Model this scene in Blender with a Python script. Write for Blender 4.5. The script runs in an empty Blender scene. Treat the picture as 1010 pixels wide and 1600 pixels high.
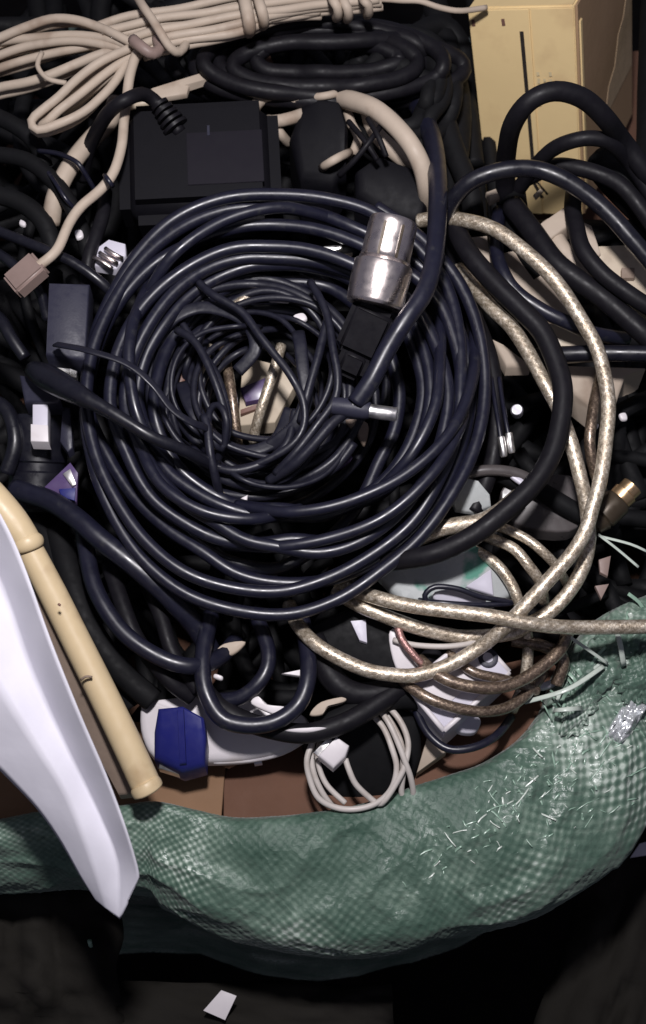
import bpy, bmesh, math, random
from mathutils import Vector, Matrix, noise
random.seed(7)
SC = bpy.context.scene
COL = SC.collection
TAU = math.tau

# ------------------------------------------------------------------ camera
TH = math.radians(32.0)
DIST = 0.45
FPX = 1716.0                       # focal length in photo pixels (1010 x 1600)
CAM = Vector((0, -DIST*math.sin(TH), DIST*math.cos(TH)))
FW = Vector((0, math.sin(TH), -math.cos(TH)))
UP = Vector((0, math.cos(TH), math.sin(TH)))
RT = Vector((1, 0, 0))
cd = bpy.data.cameras.new('camera')
cd.sensor_fit = 'VERTICAL'
cd.angle = 2*math.atan(800/FPX)
cd.clip_start = 0.01
cd.clip_end = 50
cd.dof.use_dof = True
cd.dof.focus_distance = 0.435
cd.dof.aperture_fstop = cd.lens/3.0
cam = bpy.data.objects.new('camera', cd)
COL.objects.link(cam)
cam.location = CAM
cam.rotation_euler = (TH, 0, 0)
SC.camera = cam

# ------------------------------------------------------------------ world, lamp, exposure
W = bpy.data.worlds.new('World')
SC.world = W
W.use_nodes = True
bg = W.node_tree.nodes['Background']
bg.inputs[0].default_value = (0.58, 0.58, 0.76, 1)
bg.inputs[1].default_value = 0.16
ld = bpy.data.lights.new('flash_lamp', 'AREA')
ld.shape = 'DISK'
ld.size = 0.045
ld.energy = 2.7
ld.color = (1.0, 0.965, 0.985)
lo = bpy.data.objects.new('flash_lamp', ld)
COL.objects.link(lo)
lo.location = (-0.01, -0.075, 0.46)
lo.rotation_euler = (Vector((0.0, 0.03, 0.0)) - lo.location).to_track_quat('-Z', 'Y').to_euler()
SC.view_settings.view_transform = 'Standard'
SC.view_settings.look = 'None'
SC.view_settings.exposure = 0.0
SC.view_settings.gamma = 1.0
SC.render.film_transparent = False
SC.cycles.max_bounces = 6
SC.cycles.use_denoising = True

# ------------------------------------------------------------------ photo pixel -> point at height h (mm)
def ray(px, py):
    return FW + RT*((px-505)/FPX) + UP*((800-py)/FPX)
SLOPE = 0.28                       # the heap rises towards the back
def P(px, py, h):
    d = ray(px, py)
    return CAM + d*depth(px, py, h)
def depth(px, py, h):
    d = ray(px, py)
    return (h/1000.0 - CAM.z + SLOPE*CAM.y)/(d.z - SLOPE*d.y)
def PX(px, py, h):                 # metres per photo pixel there
    return depth(px, py, h)/FPX

# ------------------------------------------------------------------ materials
def mat(name, color, rough=0.5, metal=0.0, spec=0.5, var=0.12, vscale=120, bump=0.0, bscale=600, rvar=0.12, coat=0.0, trans=0.0, alt=None, altscale=60, altlo=.5, althi=.62):
    m = bpy.data.materials.new(name)
    m.use_nodes = True
    nt = m.node_tree
    b = nt.nodes['Principled BSDF']
    b.inputs['Metallic'].default_value = metal
    b.inputs['Specular IOR Level'].default_value = spec
    b.inputs['Coat Weight'].default_value = coat
    b.inputs['Coat Roughness'].default_value = 0.15
    b.inputs['Transmission Weight'].default_value = trans
    tc = nt.nodes.new('ShaderNodeTexCoord')
    n = nt.nodes.new('ShaderNodeTexNoise')
    n.inputs['Scale'].default_value = vscale
    n.inputs['Detail'].default_value = 5
    nt.links.new(tc.outputs['Object'], n.inputs['Vector'])
    mx = nt.nodes.new('ShaderNodeMix'); mx.data_type = 'RGBA'
    c = color
    mx.inputs[6].default_value = (c[0]*(1-var), c[1]*(1-var), c[2]*(1-var), 1)
    mx.inputs[7].default_value = (min(1, c[0]*(1+var)), min(1, c[1]*(1+var)), min(1, c[2]*(1+var)), 1)
    nt.links.new(n.outputs['Fac'], mx.inputs[0])
    last = mx.outputs[2]
    if alt:
        n2 = nt.nodes.new('ShaderNodeTexNoise'); n2.inputs['Scale'].default_value = altscale; n2.inputs['Detail'].default_value = 4
        nt.links.new(tc.outputs['Object'], n2.inputs['Vector'])
        mr = nt.nodes.new('ShaderNodeMapRange'); mr.inputs[1].default_value = altlo; mr.inputs[2].default_value = althi
        nt.links.new(n2.outputs['Fac'], mr.inputs[0])
        m2 = nt.nodes.new('ShaderNodeMix'); m2.data_type = 'RGBA'
        m2.inputs[7].default_value = (*alt, 1)
        nt.links.new(mr.outputs[0], m2.inputs[0]); nt.links.new(last, m2.inputs[6])
        last = m2.outputs[2]
    nt.links.new(last, b.inputs['Base Color'])
    mr = nt.nodes.new('ShaderNodeMapRange')
    mr.inputs[1].default_value = 0.3; mr.inputs[2].default_value = 0.7
    mr.inputs[3].default_value = max(0.02, rough-rvar); mr.inputs[4].default_value = min(1, rough+rvar)
    n3 = nt.nodes.new('ShaderNodeTexNoise'); n3.inputs['Scale'].default_value = vscale*2.3; n3.inputs['Detail'].default_value = 6
    nt.links.new(tc.outputs['Object'], n3.inputs['Vector'])
    nt.links.new(n3.outputs['Fac'], mr.inputs[0])
    nt.links.new(mr.outputs[0], b.inputs['Roughness'])
    if bump:
        nb = nt.nodes.new('ShaderNodeTexNoise'); nb.inputs['Scale'].default_value = bscale; nb.inputs['Detail'].default_value = 5
        nt.links.new(tc.outputs['Object'], nb.inputs['Vector'])
        bp = nt.nodes.new('ShaderNodeBump'); bp.inputs['Strength'].default_value = bump; bp.inputs['Distance'].default_value = 0.0006
        nt.links.new(nb.outputs['Fac'], bp.inputs['Height'])
        nt.links.new(bp.outputs['Normal'], b.inputs['Normal'])
    return m

M = {}
M['pvc']     = mat('black_pvc', (0.0078, 0.0080, 0.0180), 0.37, bump=0.05, bscale=300, var=.35, spec=.60, rvar=.08, alt=(0.020, 0.020, 0.026), altscale=260, altlo=.6, althi=.75)
M['pvc_dim'] = mat('dull_black_rubber', (0.0068, 0.0062, 0.0085), 0.52, bump=0.10, bscale=400, var=.35, spec=.2)
M['pvc_gloss'] = mat('glossy_black_pvc', (0.007, 0.007, 0.012), 0.36, bump=0.06, bscale=300, var=.3, spec=.5)
M['cord']    = mat('soft_black_cord', (0.0095, 0.0095, 0.0175), 0.45, bump=0.12, bscale=600, var=.35, spec=.45)
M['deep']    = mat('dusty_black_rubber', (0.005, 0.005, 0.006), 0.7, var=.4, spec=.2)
M['case']    = mat('black_plastic_case', (0.0035, 0.0033, 0.0052), 0.6, bump=0.06, bscale=1400, var=.12, spec=.16, rvar=.05)
M['case_grey'] = mat('dark_grey_plastic', (0.022, 0.022, 0.038), 0.5, bump=0.08, bscale=1200, var=.15, spec=.35)
M['label'] = mat('dark_label_print', (0.0075, 0.0062, 0.0105), 0.5, var=.05, vscale=60, rvar=.03, spec=.2)
M['cream']   = mat('cream_pvc', (0.43, 0.355, 0.285), 0.62, bump=0.1, bscale=300, var=.14, spec=.35, alt=(0.27, 0.20, 0.15), altscale=55, altlo=.56, althi=.75)
M['beige']   = mat('beige_plastic', (0.50, 0.42, 0.32), 0.5, bump=0.08, bscale=400, var=.1, alt=(0.33, 0.26, 0.19), altscale=70, altlo=.55, althi=.75)
M['pinkbeige'] = mat('pinkish_beige_plastic', (0.23, 0.165, 0.145), 0.55, var=.2)
M['pipe']    = mat('yellowed_plastic', (0.60, 0.47, 0.29), 0.42, bump=0.06, bscale=120, var=.06, alt=(0.42, 0.30, 0.17), altscale=45, altlo=.58, althi=.74)
M['taupe']   = mat('taupe_matt', (0.24, 0.18, 0.14), 0.7, var=.2, bump=.2, bscale=300)
M['white']   = mat('white_plastic', (0.66, 0.62, 0.64), 0.42, var=.04, alt=(0.5, 0.44, 0.42), altscale=50, altlo=.6, althi=.8)
M['lilac']   = mat('pale_lilac_plastic', (0.56, 0.54, 0.62), 0.4, var=.05)
M['usbwhite'] = mat('white_cable_pvc', (0.50, 0.46, 0.43), 0.5, var=.08, alt=(0.36, 0.31, 0.27), altscale=80, altlo=.55, althi=.75)
M['paper']   = mat('white_paper', (0.67, 0.655, 0.725), 0.75, var=.02, spec=.2, bump=.12, bscale=250)
M['blue']    = mat('royal_blue_plastic', (0.014, 0.017, 0.135), 0.42, var=.1)
M['chrome']  = mat('worn_chrome', (0.93, 0.83, 0.79), 0.30, metal=1, var=.08, rvar=.06, bump=.05, bscale=900)
M['steel']   = mat('bright_steel', (0.92, 0.90, 0.88), 0.38, metal=1, var=.05)
M['brass']   = mat('worn_brass', (0.55, 0.38, 0.22), 0.35, metal=.9, var=.25, bump=.1, bscale=900)
M['brassdark'] = mat('dark_gilt_plastic', (0.06, 0.045, 0.03), 0.4, metal=.4, var=.3)
M['purple']  = mat('purple_print', (0.085, 0.055, 0.14), 0.35, var=.25)
M['brown']   = mat('brown_scrap', (0.16, 0.08, 0.06), 0.6, var=.3)
M['carton']  = mat('brown_cardboard', (0.125, 0.066, 0.045), 0.85, var=.18, vscale=60, bump=.25, bscale=500, spec=.15)
M['carton_light'] = mat('lighter_cardboard', (0.21, 0.125, 0.075), 0.85, var=.15, vscale=60, bump=.25, bscale=500, spec=.15)
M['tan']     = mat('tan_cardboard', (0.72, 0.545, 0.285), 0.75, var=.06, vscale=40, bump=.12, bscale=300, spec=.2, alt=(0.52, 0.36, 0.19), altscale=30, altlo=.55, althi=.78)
M['tan_side'] = mat('shaded_cardboard', (0.34, 0.225, 0.135), 0.8, var=.12, vscale=50, bump=.2, bscale=350, spec=.15)  # darker tan; the side face's shade is put into its colour
M['tan_torn'] = mat('torn_cardboard', (0.40, 0.29, 0.18), 0.85, var=.2, vscale=150, bump=.5, bscale=500)
M['ink']     = mat('black_ink', (0.02, 0.016, 0.014), 0.6, var=.1)
M['paleink'] = mat('faded_blue_ink', (0.60, 0.49, 0.29), 0.7, var=.2, vscale=400)
M['ground']  = mat('dark_floor', (0.006, 0.005, 0.005), 0.9, var=.4, vscale=30, spec=.1)
M['cloth']   = mat('dark_cloth', (0.017, 0.0155, 0.0135), 0.95, var=.12, vscale=14, spec=.1, bump=.3, bscale=400)
M['copper']  = mat('copper_red_braid', (0.42, 0.24, 0.22), 0.35, metal=.7, var=.4, vscale=700, bump=.5, bscale=1500)
M['film']    = mat('cloudy_film', (0.40, 0.42, 0.42), 0.3, var=.15, vscale=90, bump=.5, bscale=120, alt=(0.10, 0.26, 0.20), altscale=42, altlo=.52, althi=.57)
M['smoke']   = mat('smoky_plastic', (0.075, 0.066, 0.066), 0.35, var=.3, vscale=90)

def braid_mat(name, c_hi, c_lo, c_gap):
    m = bpy.data.materials.new(name); m.use_nodes = True
    nt = m.node_tree; L = nt.links; N = nt.nodes
    b = N['Principled BSDF']
    uv = N.new('ShaderNodeUVMap'); uv.uv_map = 'uv'
    sep = N.new('ShaderNodeSeparateXYZ'); L.new(uv.outputs[0], sep.inputs[0])
    def mth(op, a, bb=None):
        x = N.new('ShaderNodeMath'); x.operation = op
        for i, v in enumerate((a, bb)):
            if v is None: continue
            if isinstance(v, (int, float)): x.inputs[i].default_value = v
            else: L.new(v, x.inputs[i])
        return x.outputs[0]
    u = mth('MULTIPLY', sep.outputs[0], TAU*7); v = mth('MULTIPLY', sep.outputs[1], TAU*5.5)
    s1 = mth('SINE', mth('ADD', u, v)); s2 = mth('SINE', mth('SUBTRACT', u, v))
    h = mth('ADD', mth('MULTIPLY', s1, .65), mth('MULTIPLY', s2, .45))
    tc = N.new('ShaderNodeTexCoord')
    n = N.new('ShaderNodeTexNoise'); n.inputs['Scale'].default_value = 1700; n.inputs['Detail'].default_value = 4
    L.new(tc.outputs['Object'], n.inputs['Vector'])
    n7 = N.new('ShaderNodeTexNoise'); n7.inputs['Scale'].default_value = 330; n7.inputs['Detail'].default_value = 3
    L.new(tc.outputs['Object'], n7.inputs['Vector'])
    n2 = N.new('ShaderNodeTexNoise'); n2.inputs['Scale'].default_value = 45; n2.inputs['Detail'].default_value = 3
    L.new(tc.outputs['Object'], n2.inputs['Vector'])
    f = mth('ADD', mth('MULTIPLY', h, 0.055), mth('ADD', mth('MULTIPLY', mth('ADD', n.outputs['Fac'], n7.outputs['Fac']), .55), -.05))
    cr = N.new('ShaderNodeValToRGB')
    cr.color_ramp.elements[0].position = 0.28; cr.color_ramp.elements[0].color = (*c_gap, 1)
    cr.color_ramp.elements[1].position = 0.74; cr.color_ramp.elements[1].color = (*c_hi, 1)  # bright end paints the braid's sparkle into the colour
    e = cr.color_ramp.elements.new(0.5); e.color = (*c_lo, 1)
    L.new(f, cr.inputs[0])
    L.new(cr.outputs[0], b.inputs['Base Color'])
    b.inputs['Metallic'].default_value = 0.62
    rr = N.new('ShaderNodeMapRange'); rr.inputs[1].default_value = .3; rr.inputs[2].default_value = .7; rr.inputs[3].default_value = .3; rr.inputs[4].default_value = .52
    L.new(n2.outputs['Fac'], rr.inputs[0]); L.new(rr.outputs[0], b.inputs['Roughness'])
    b.inputs['Coat Weight'].default_value = 1.0; b.inputs['Coat Roughness'].default_value = 0.24
    bp = N.new('ShaderNodeBump'); bp.inputs['Strength'].default_value = 0.7; bp.inputs['Distance'].default_value = 0.0005
    L.new(f, bp.inputs['Height']); L.new(bp.outputs[0], b.inputs['Normal'])
    return m
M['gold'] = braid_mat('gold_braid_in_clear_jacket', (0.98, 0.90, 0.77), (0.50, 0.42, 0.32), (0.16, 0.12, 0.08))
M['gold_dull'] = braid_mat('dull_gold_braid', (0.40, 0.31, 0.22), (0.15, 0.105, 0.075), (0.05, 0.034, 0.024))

# ------------------------------------------------------------------ object helpers
def tag(o, label, cat, group=None, kind=None):
    if label: o['label'] = label
    if cat: o['category'] = cat
    if group: o['group'] = group
    if kind: o['kind'] = kind
    return o
def empty(name, loc, label, cat, group=None):
    o = bpy.data.objects.new(name, None); COL.objects.link(o)
    o.location = loc; o.empty_display_size = .01
    return tag(o, label, cat, group)
def link(name, me, material, parent=None, smooth=True):
    o = bpy.data.objects.new(name, me); COL.objects.link(o)
    if material: me.materials.append(material)
    if smooth:
        me.shade_smooth()
    if parent is not None:
        o.parent = parent
        if parent.type == 'EMPTY': o.matrix_parent_inverse = Matrix.Translation(-parent.location)
    return o

def catmull(ctrl, step):
    n = len(ctrl); out = []
    for i in range(n-1):
        p0 = ctrl[max(0, i-1)]; p1 = ctrl[i]; p2 = ctrl[i+1]; p3 = ctrl[min(n-1, i+2)]
        seg = math.hypot(p2[0]-p1[0], p2[1]-p1[1])
        k = max(2, int(seg/step))
        for j in range(k):
            t = j/k
            out.append(tuple(0.5*((2*b)+(-a+c)*t+(2*a-5*b+4*c-d)*t*t+(-a+3*b-3*c+d)*t**3) for a, b, c, d in zip(p0, p1, p2, p3)))
    out.append(tuple(ctrl[-1]))
    return out

def sweep(pts, rad, sides=10, prof=None, ridges=0, up0=None):
    """pts: Vectors, rad: list of radii -> mesh with a uv layer (u round, v along in girths)."""
    n = len(pts)
    if prof is None:
        prof = [(math.cos(TAU*i/sides), math.sin(TAU*i/sides)) for i in range(sides)]
    s = len(prof)
    verts = []; vv = []; L = 0.0
    T = None; X = None
    for i in range(n):
        t = (pts[min(n-1, i+1)] - pts[max(0, i-1)])
        if t.length < 1e-9: t = T if T is not None else Vector((1, 0, 0))
        t = t.normalized()
        if X is None:
            X = (up0 or Vector((0, 0, 1))).cross(t)
            if X.length < 1e-4: X = Vector((1, 0, 0)).cross(t)
            X.normalize()
        else:
            X = (X - t*X.dot(t))
            if X.length < 1e-6: X = t.orthogonal()
            X.normalize()
        Y = t.cross(X)
        if i: L += (pts[i]-pts[i-1]).length/(TAU*max(1e-6, rad[i]))
        vv.append(L)
        for a, b in prof:
            verts.append(pts[i] + X*(a*rad[i]) + Y*(b*rad[i]))
        T = t
    faces = []; uvs = []
    for i in range(n-1):
        for j in range(s):
            k = (j+1) % s
            faces.append((i*s+j, i*s+k, (i+1)*s+k, (i+1)*s+j))
            uvs += [(j/s, vv[i]), ((j+1)/s, vv[i]), ((j+1)/s, vv[i+1]), (j/s, vv[i+1])]
    faces.append(tuple(range(s-1, -1, -1))); uvs += [(0, 0)]*s
    faces.append(tuple((n-1)*s+j for j in range(s))); uvs += [(0, 0)]*s
    me = bpy.data.meshes.new('tube')
    me.from_pydata([v[:] for v in verts], [], faces)
    lay = me.uv_layers.new(name='uv')
    flat = [c for p in uvs for c in p]
    lay.data.foreach_set('uv', flat)
    me.update()
    return me

TWIN = []
for i in range(14):
    a = TAU*i/14
    TWIN.append((1.75*math.cos(a), (0.62+0.30*abs(math.cos(a)))*math.sin(a)))

def tube_mesh(ctrl, w, step=9, sides=10, prof=None, wob=0.0, seed=0, wf=.012):
    """ctrl: (px, py, h[, w]) traced in the photo; w: full width in px."""
    c = [(p[0], p[1], p[2], (p[3] if len(p) > 3 else w)) for p in ctrl]
    sm = catmull(c, step)
    pts = []; rad = []
    for i, (x, y, h, ww) in enumerate(sm):
        if wob:
            x += wob*noise.noise(Vector((i*step*wf, seed*3.7, 0)))
            y += wob*noise.noise(Vector((i*step*wf, seed*3.7, 9)))
        pts.append(P(x, y, h)); rad.append(0.5*ww*PX(x, y, h))
    return sweep(pts, rad, sides, prof)

def cable(name, ctrl, w, m, label=None, cat=None, group=None, parent=None, **kw):
    o = link(name, tube_mesh(ctrl, w, **kw), M[m], parent)
    if parent is None: tag(o, label, cat or 'cable', group)
    return o

def slab(name, poly, th, m, parent=None, bev=0.5, label=None, cat=None, group=None, smooth=False):
    """poly: (px, py, h) top outline; th: thickness in mm straight down; bev: rounding of the edges in mm."""
    if smooth:
        n = len(poly); q = []
        for i in range(n):
            p0, p1, p2, p3 = poly[i-1], poly[i], poly[(i+1) % n], poly[(i+2) % n]
            for k in range(4):
                t = k/4
                q.append(tuple(0.5*((2*b)+(-a+c)*t+(2*a-5*b+4*c-d)*t*t+(-a+3*b-3*c+d)*t**3) for a, b, c, d in zip(p0, p1, p2, p3)))
        poly = q
    pts = [P(*p) for p in poly]; n = len(pts)
    c = sum(pts, Vector())/n
    dn = Vector((0, 0, -1))
    b = min(bev, th*.45)/1000
    def inset(d):
        out = []
        for p in pts:
            v = (c-p); l = v.length
            out.append(p + v*min(.45, d/max(1e-6, l)))
        return out
    rings = []
    if b > 0:
        for ins, dep in ((b*1.2, 0), (b*.45, b*.22), (b*.12, b*.6), (0, b*1.1)):
            rings.append([p + dn*dep for p in inset(ins)])
        rings.append([p + dn*(th/1000-b) for p in pts])
        rings.append([p + dn*(th/1000) for p in inset(b)])
    else:
        rings = [pts, [p + dn*(th/1000) for p in pts]]
    V = [p[:] for rg in rings for p in rg]; F = []
    for k in range(len(rings)-1):
        for i in range(n):
            j = (i+1) % n
            F.append((k*n+i, (k+1)*n+i, (k+1)*n+j, k*n+j))
    V.append((sum(rings[0], Vector())/n)[:]); V.append((sum(rings[-1], Vector())/n)[:])
    for i in range(n):
        j = (i+1) % n
        F.append((len(V)-2, i, j)); F.append((len(V)-1, (len(rings)-1)*n+j, (len(rings)-1)*n+i))
    me = bpy.data.meshes.new(name); me.from_pydata(V, [], F)
    bm = bmesh.new(); bm.from_mesh(me); bmesh.ops.recalc_face_normals(bm, faces=bm.faces); bm.to_mesh(me); bm.free()
    o = link(name, me, M[m], parent, smooth=True)
    me.set_sharp_from_angle(angle=math.radians(38))
    if parent is None: tag(o, label, cat, group)
    return o

def lathe_mesh(p0, axis, prof, sides=32):
    """prof: list of (t mm along axis, r mm)"""
    axis = axis.normalized()
    X = axis.orthogonal().normalized(); Y = axis.cross(X)
    verts = []; faces = []
    for t, r in prof:
        for i in range(sides):
            a = TAU*i/sides
            verts.append((p0 + axis*(t/1000) + (X*math.cos(a)+Y*math.sin(a))*(r/1000))[:])
    for i in range(len(prof)-1):
        for j in range(sides):
            k = (j+1) % sides
            faces.append((i*sides+j, i*sides+k, (i+1)*sides+k, (i+1)*sides+j))
    faces.append(tuple(range(sides-1, -1, -1)))
    faces.append(tuple((len(prof)-1)*sides+j for j in range(sides)))
    me = bpy.data.meshes.new('turned'); me.from_pydata(verts, [], faces); me.update()
    return me
def lathe(name, p0, p1, prof, m, parent=None, sides=32, **tg):
    """prof: (fraction along p0-p1, radius mm); sharp steps are doubled rings"""
    ax = p1-p0; L = ax.length*1000
    o = link(name, lathe_mesh(p0, ax, [(f*L, r) for f, r in prof], sides), M[m], parent)
    o.data.set_sharp_from_angle(angle=math.radians(35))
    if parent is None: tag(o, tg.get('label'), tg.get('cat'), tg.get('group'))
    return o

def box(name, c, size, rot, m, parent=None, bev=1.0, **tg):
    """c: centre Vector; size in mm; rot: Matrix 3x3"""
    bm = bmesh.new(); bmesh.ops.create_cube(bm, size=1)
    for v in bm.verts:
        v.co = Vector((v.co.x*size[0]/1000, v.co.y*size[1]/1000, v.co.z*size[2]/1000))
    if bev: bmesh.ops.bevel(bm, geom=bm.edges[:], offset=bev/1000, segments=3, affect='EDGES')
    for v in bm.verts: v.co = c + rot @ v.co
    me = bpy.data.meshes.new(name); bm.to_mesh(me); bm.free()
    o = link(name, me, M[m], parent)
    me.set_sharp_from_angle(angle=math.radians(40))
    if parent is None: tag(o, tg.get('label'), tg.get('cat'), tg.get('group'))
    return o
def frame(x, zhint):
    """rotation with x axis along x, z near zhint"""
    x = x.normalized(); y = zhint.cross(x).normalized(); z = x.cross(y)
    return Matrix((x, y, z)).transposed()

exec_parts = []
# =================================================================== SETTING
GZ = -0.27
def sheet(name, x0, x1, y0, y1, z, m, kind):
    me = bpy.data.meshes.new(name)
    nx, ny = 40, 40
    vs = [(x0+(x1-x0)*i/nx, y0+(y1-y0)*j/ny, z + 0.006*noise.noise(Vector((i*.5, j*.5, 3)))) for j in range(ny+1) for i in range(nx+1)]
    fs = [(j*(nx+1)+i, j*(nx+1)+i+1, (j+1)*(nx+1)+i+1, (j+1)*(nx+1)+i) for j in range(ny) for i in range(nx)]
    me.from_pydata(vs, [], fs); me.update()
    o = link(name, me, M[m]); o['kind'] = kind
    return o
sheet('ground', -3, 3, -3, 3, GZ, 'ground', 'structure')

# =================================================================== GREEN WOVEN SACK
RIM = [(-150, 1290), (-70, 1292), (0, 1283), (90, 1268), (180, 1262), (240, 1256), (300, 1268), (360, 1280), (420, 1280), (480, 1275), (560, 1260), (640, 1235),
       (700, 1216), (760, 1194), (820, 1155), (858, 1108), (880, 1055), (905, 1010), (940, 968), (985, 943), (1040, 915), (1110, 840)]
rimw = [P(x, y, -14) for x, y in RIM]
# the hidden way round behind the pile
rimw += [Vector(v) for v in ((0.205, 0.06, -.02), (0.235, 0.15, -.02), (0.225, 0.25, -.03), (0.15, 0.35, -.05), (0.0, 0.38, -.05), (-0.15, 0.35, -.03), (-0.235, 0.26, -.01), (-0.25, 0.13, -.03), (-0.235, 0.0, -.04), (-0.205, -0.08, -.045))]
def sack_mat():
    m = bpy.data.materials.new('green_woven_plastic'); m.use_nodes = True
    nt = m.node_tree; N = nt.nodes; L = nt.links; b = N['Principled BSDF']
    uv = N.new('ShaderNodeUVMap'); uv.uv_map = 'uv'
    # one value per crossing of the tapes
    vm = N.new('ShaderNodeVectorMath'); vm.operation = 'FLOOR'; L.new(uv.outputs[0], vm.inputs[0])
    wn = N.new('ShaderNodeTexWhiteNoise'); wn.noise_dimensions = '2D'; L.new(vm.outputs[0], wn.inputs['Vector'])
    tc = N.new('ShaderNodeTexCoord')
    n = N.new('ShaderNodeTexNoise'); n.inputs['Scale'].default_value = 38; n.inputs['Detail'].default_value = 6
    L.new(tc.outputs['Object'], n.inputs['Vector'])
    def mth(op, p, q):
        x = N.new('ShaderNodeMath'); x.operation = op
        for k, v in enumerate((p, q)):
            if isinstance(v, (int, float)): x.inputs[k].default_value = v
            else: L.new(v, x.inputs[k])
        return x.outputs[0]
    sp = N.new('ShaderNodeSeparateXYZ'); L.new(uv.outputs[0], sp.inputs[0])
    pr = N.new('ShaderNodeMath'); pr.operation = 'SINE'; L.new(mth('MULTIPLY', sp.outputs[0], math.pi), pr.inputs[0])
    ps = N.new('ShaderNodeMath'); ps.operation = 'SINE'; L.new(mth('MULTIPLY', sp.outputs[1], math.pi), ps.inputs[0])
    dots = mth('MULTIPLY', pr.outputs[0], ps.outputs[0])
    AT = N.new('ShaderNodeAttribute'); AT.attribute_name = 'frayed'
    n5 = N.new('ShaderNodeTexNoise'); n5.inputs['Scale'].default_value = 16; n5.inputs['Detail'].default_value = 3
    L.new(tc.outputs['Object'], n5.inputs['Vector'])
    n6 = N.new('ShaderNodeTexNoise'); n6.inputs['Scale'].default_value = 330; n6.inputs['Detail'].default_value = 5
    L.new(tc.outputs['Object'], n6.inputs['Vector'])
    amt = mth('MULTIPLY', mth('MAXIMUM', mth('SUBTRACT', n5.outputs['Fac'], .40), .06), .85)
    base = mth('ADD', mth('ADD', mth('MULTIPLY', n.outputs['Fac'], .62), mth('MULTIPLY', mth('SUBTRACT', n5.outputs['Fac'], .32), .62)), mth('MULTIPLY', dots, amt))  # broad noise pales the colour into patches of painted sheen
    base = mth('ADD', base, mth('MULTIPLY', wn.outputs['Value'], .03))
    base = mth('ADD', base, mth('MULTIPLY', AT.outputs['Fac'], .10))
    a = N.new('ShaderNodeMath'); a.operation = 'ADD'; L.new(base, a.inputs[0]); L.new(mth('MULTIPLY', n6.outputs['Fac'], .22), a.inputs[1])
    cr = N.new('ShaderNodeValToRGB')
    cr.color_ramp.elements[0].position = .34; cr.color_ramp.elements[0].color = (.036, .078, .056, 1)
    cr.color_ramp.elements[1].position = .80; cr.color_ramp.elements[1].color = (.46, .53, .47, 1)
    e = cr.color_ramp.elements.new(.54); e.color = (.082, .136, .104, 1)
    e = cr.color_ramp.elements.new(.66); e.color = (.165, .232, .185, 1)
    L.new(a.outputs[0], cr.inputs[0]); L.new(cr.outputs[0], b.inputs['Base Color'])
    b.inputs['Roughness'].default_value = .52
    b.inputs['Specular IOR Level'].default_value = .4
    at = N.new('ShaderNodeAttribute'); at.attribute_name = 'frayed'
    n3 = N.new('ShaderNodeTexNoise'); n3.inputs['Scale'].default_value = 420; n3.inputs['Detail'].default_value = 4; n3.inputs['Distortion'].default_value = .8
    L.new(tc.outputs['Object'], n3.inputs['Vector'])
    vo = N.new('ShaderNodeTexVoronoi'); vo.inputs['Scale'].default_value = 190
    mp = N.new('ShaderNodeMapping'); mp.inputs['Rotation'].default_value = (0, 0, .6); mp.inputs['Scale'].default_value = (.45, 1.6, 1)
    L.new(tc.outputs['Object'], mp.inputs['Vector']); L.new(mp.outputs[0], vo.inputs['Vector'])
    hh = mth('ADD', mth('MULTIPLY', n3.outputs['Fac'], .6), mth('MULTIPLY', mth('MULTIPLY', vo.outputs['Distance'], at.outputs['Fac']), 2.2))
    v2 = N.new('ShaderNodeTexVoronoi'); v2.inputs['Scale'].default_value = 75; v2.inputs['Randomness'].default_value = 1
    nd = N.new('ShaderNodeTexNoise'); nd.inputs['Scale'].default_value = 60; nd.inputs['Detail'].default_value = 3
    L.new(tc.outputs['Object'], nd.inputs['Vector'])
    vx = N.new('ShaderNodeVectorMath'); vx.operation = 'MULTIPLY_ADD'; vx.inputs[1].default_value = (.018, .018, .018)
    L.new(nd.outputs['Color'], vx.inputs[0]); L.new(tc.outputs['Object'], vx.inputs[2]); L.new(vx.outputs[0], v2.inputs['Vector'])
    hh = mth('ADD', hh, mth('MULTIPLY', v2.outputs['Distance'], 2.6))
    hh = mth('ADD', hh, mth('MULTIPLY', dots, .16))
    bp = N.new('ShaderNodeBump'); bp.inputs['Strength'].default_value = .8; bp.inputs['Distance'].default_value = .0008
    L.new(hh, bp.inputs['Height']); L.new(bp.outputs[0], b.inputs['Normal'])
    ro = N.new('ShaderNodeMapRange'); ro.inputs[1].default_value = .42; ro.inputs[2].default_value = .62; ro.inputs[3].default_value = .55; ro.inputs[4].default_value = .27
    L.new(mth('ADD', n5.outputs['Fac'], mth('MULTIPLY', at.outputs['Fac'], .2)), ro.inputs[0]); L.new(ro.outputs[0], b.inputs['Roughness'])
    b.inputs['Sheen Weight'].default_value = .15
    return m
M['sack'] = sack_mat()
M['strand'] = mat('green_plastic_tape', (0.24, 0.36, 0.28), 0.3, var=.3, vscale=200, spec=.6)
M['strand_pale'] = mat('pale_plastic_tape', (0.50, 0.56, 0.50), 0.3, var=.2, vscale=200, spec=.6)
def closed_resample(pts, ds_fine):
    n = len(pts); out = []
    for i in range(n):
        p0, p1, p2, p3 = pts[i-1], pts[i], pts[(i+1) % n], pts[(i+2) % n]
        vis = i < len(RIM)-1
        k = max(3, int((p2-p1).length/(ds_fine if vis else .006)))
        for j in range(k):
            t = j/k
            out.append((0.5*((2*p1)+(-p0+p2)*t+(2*p0-5*p1+4*p2-p3)*t*t+(-p0+3*p1-3*p2+p3)*t**3), (i+t)/len(RIM) if vis else 2.0))
    return out
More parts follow.
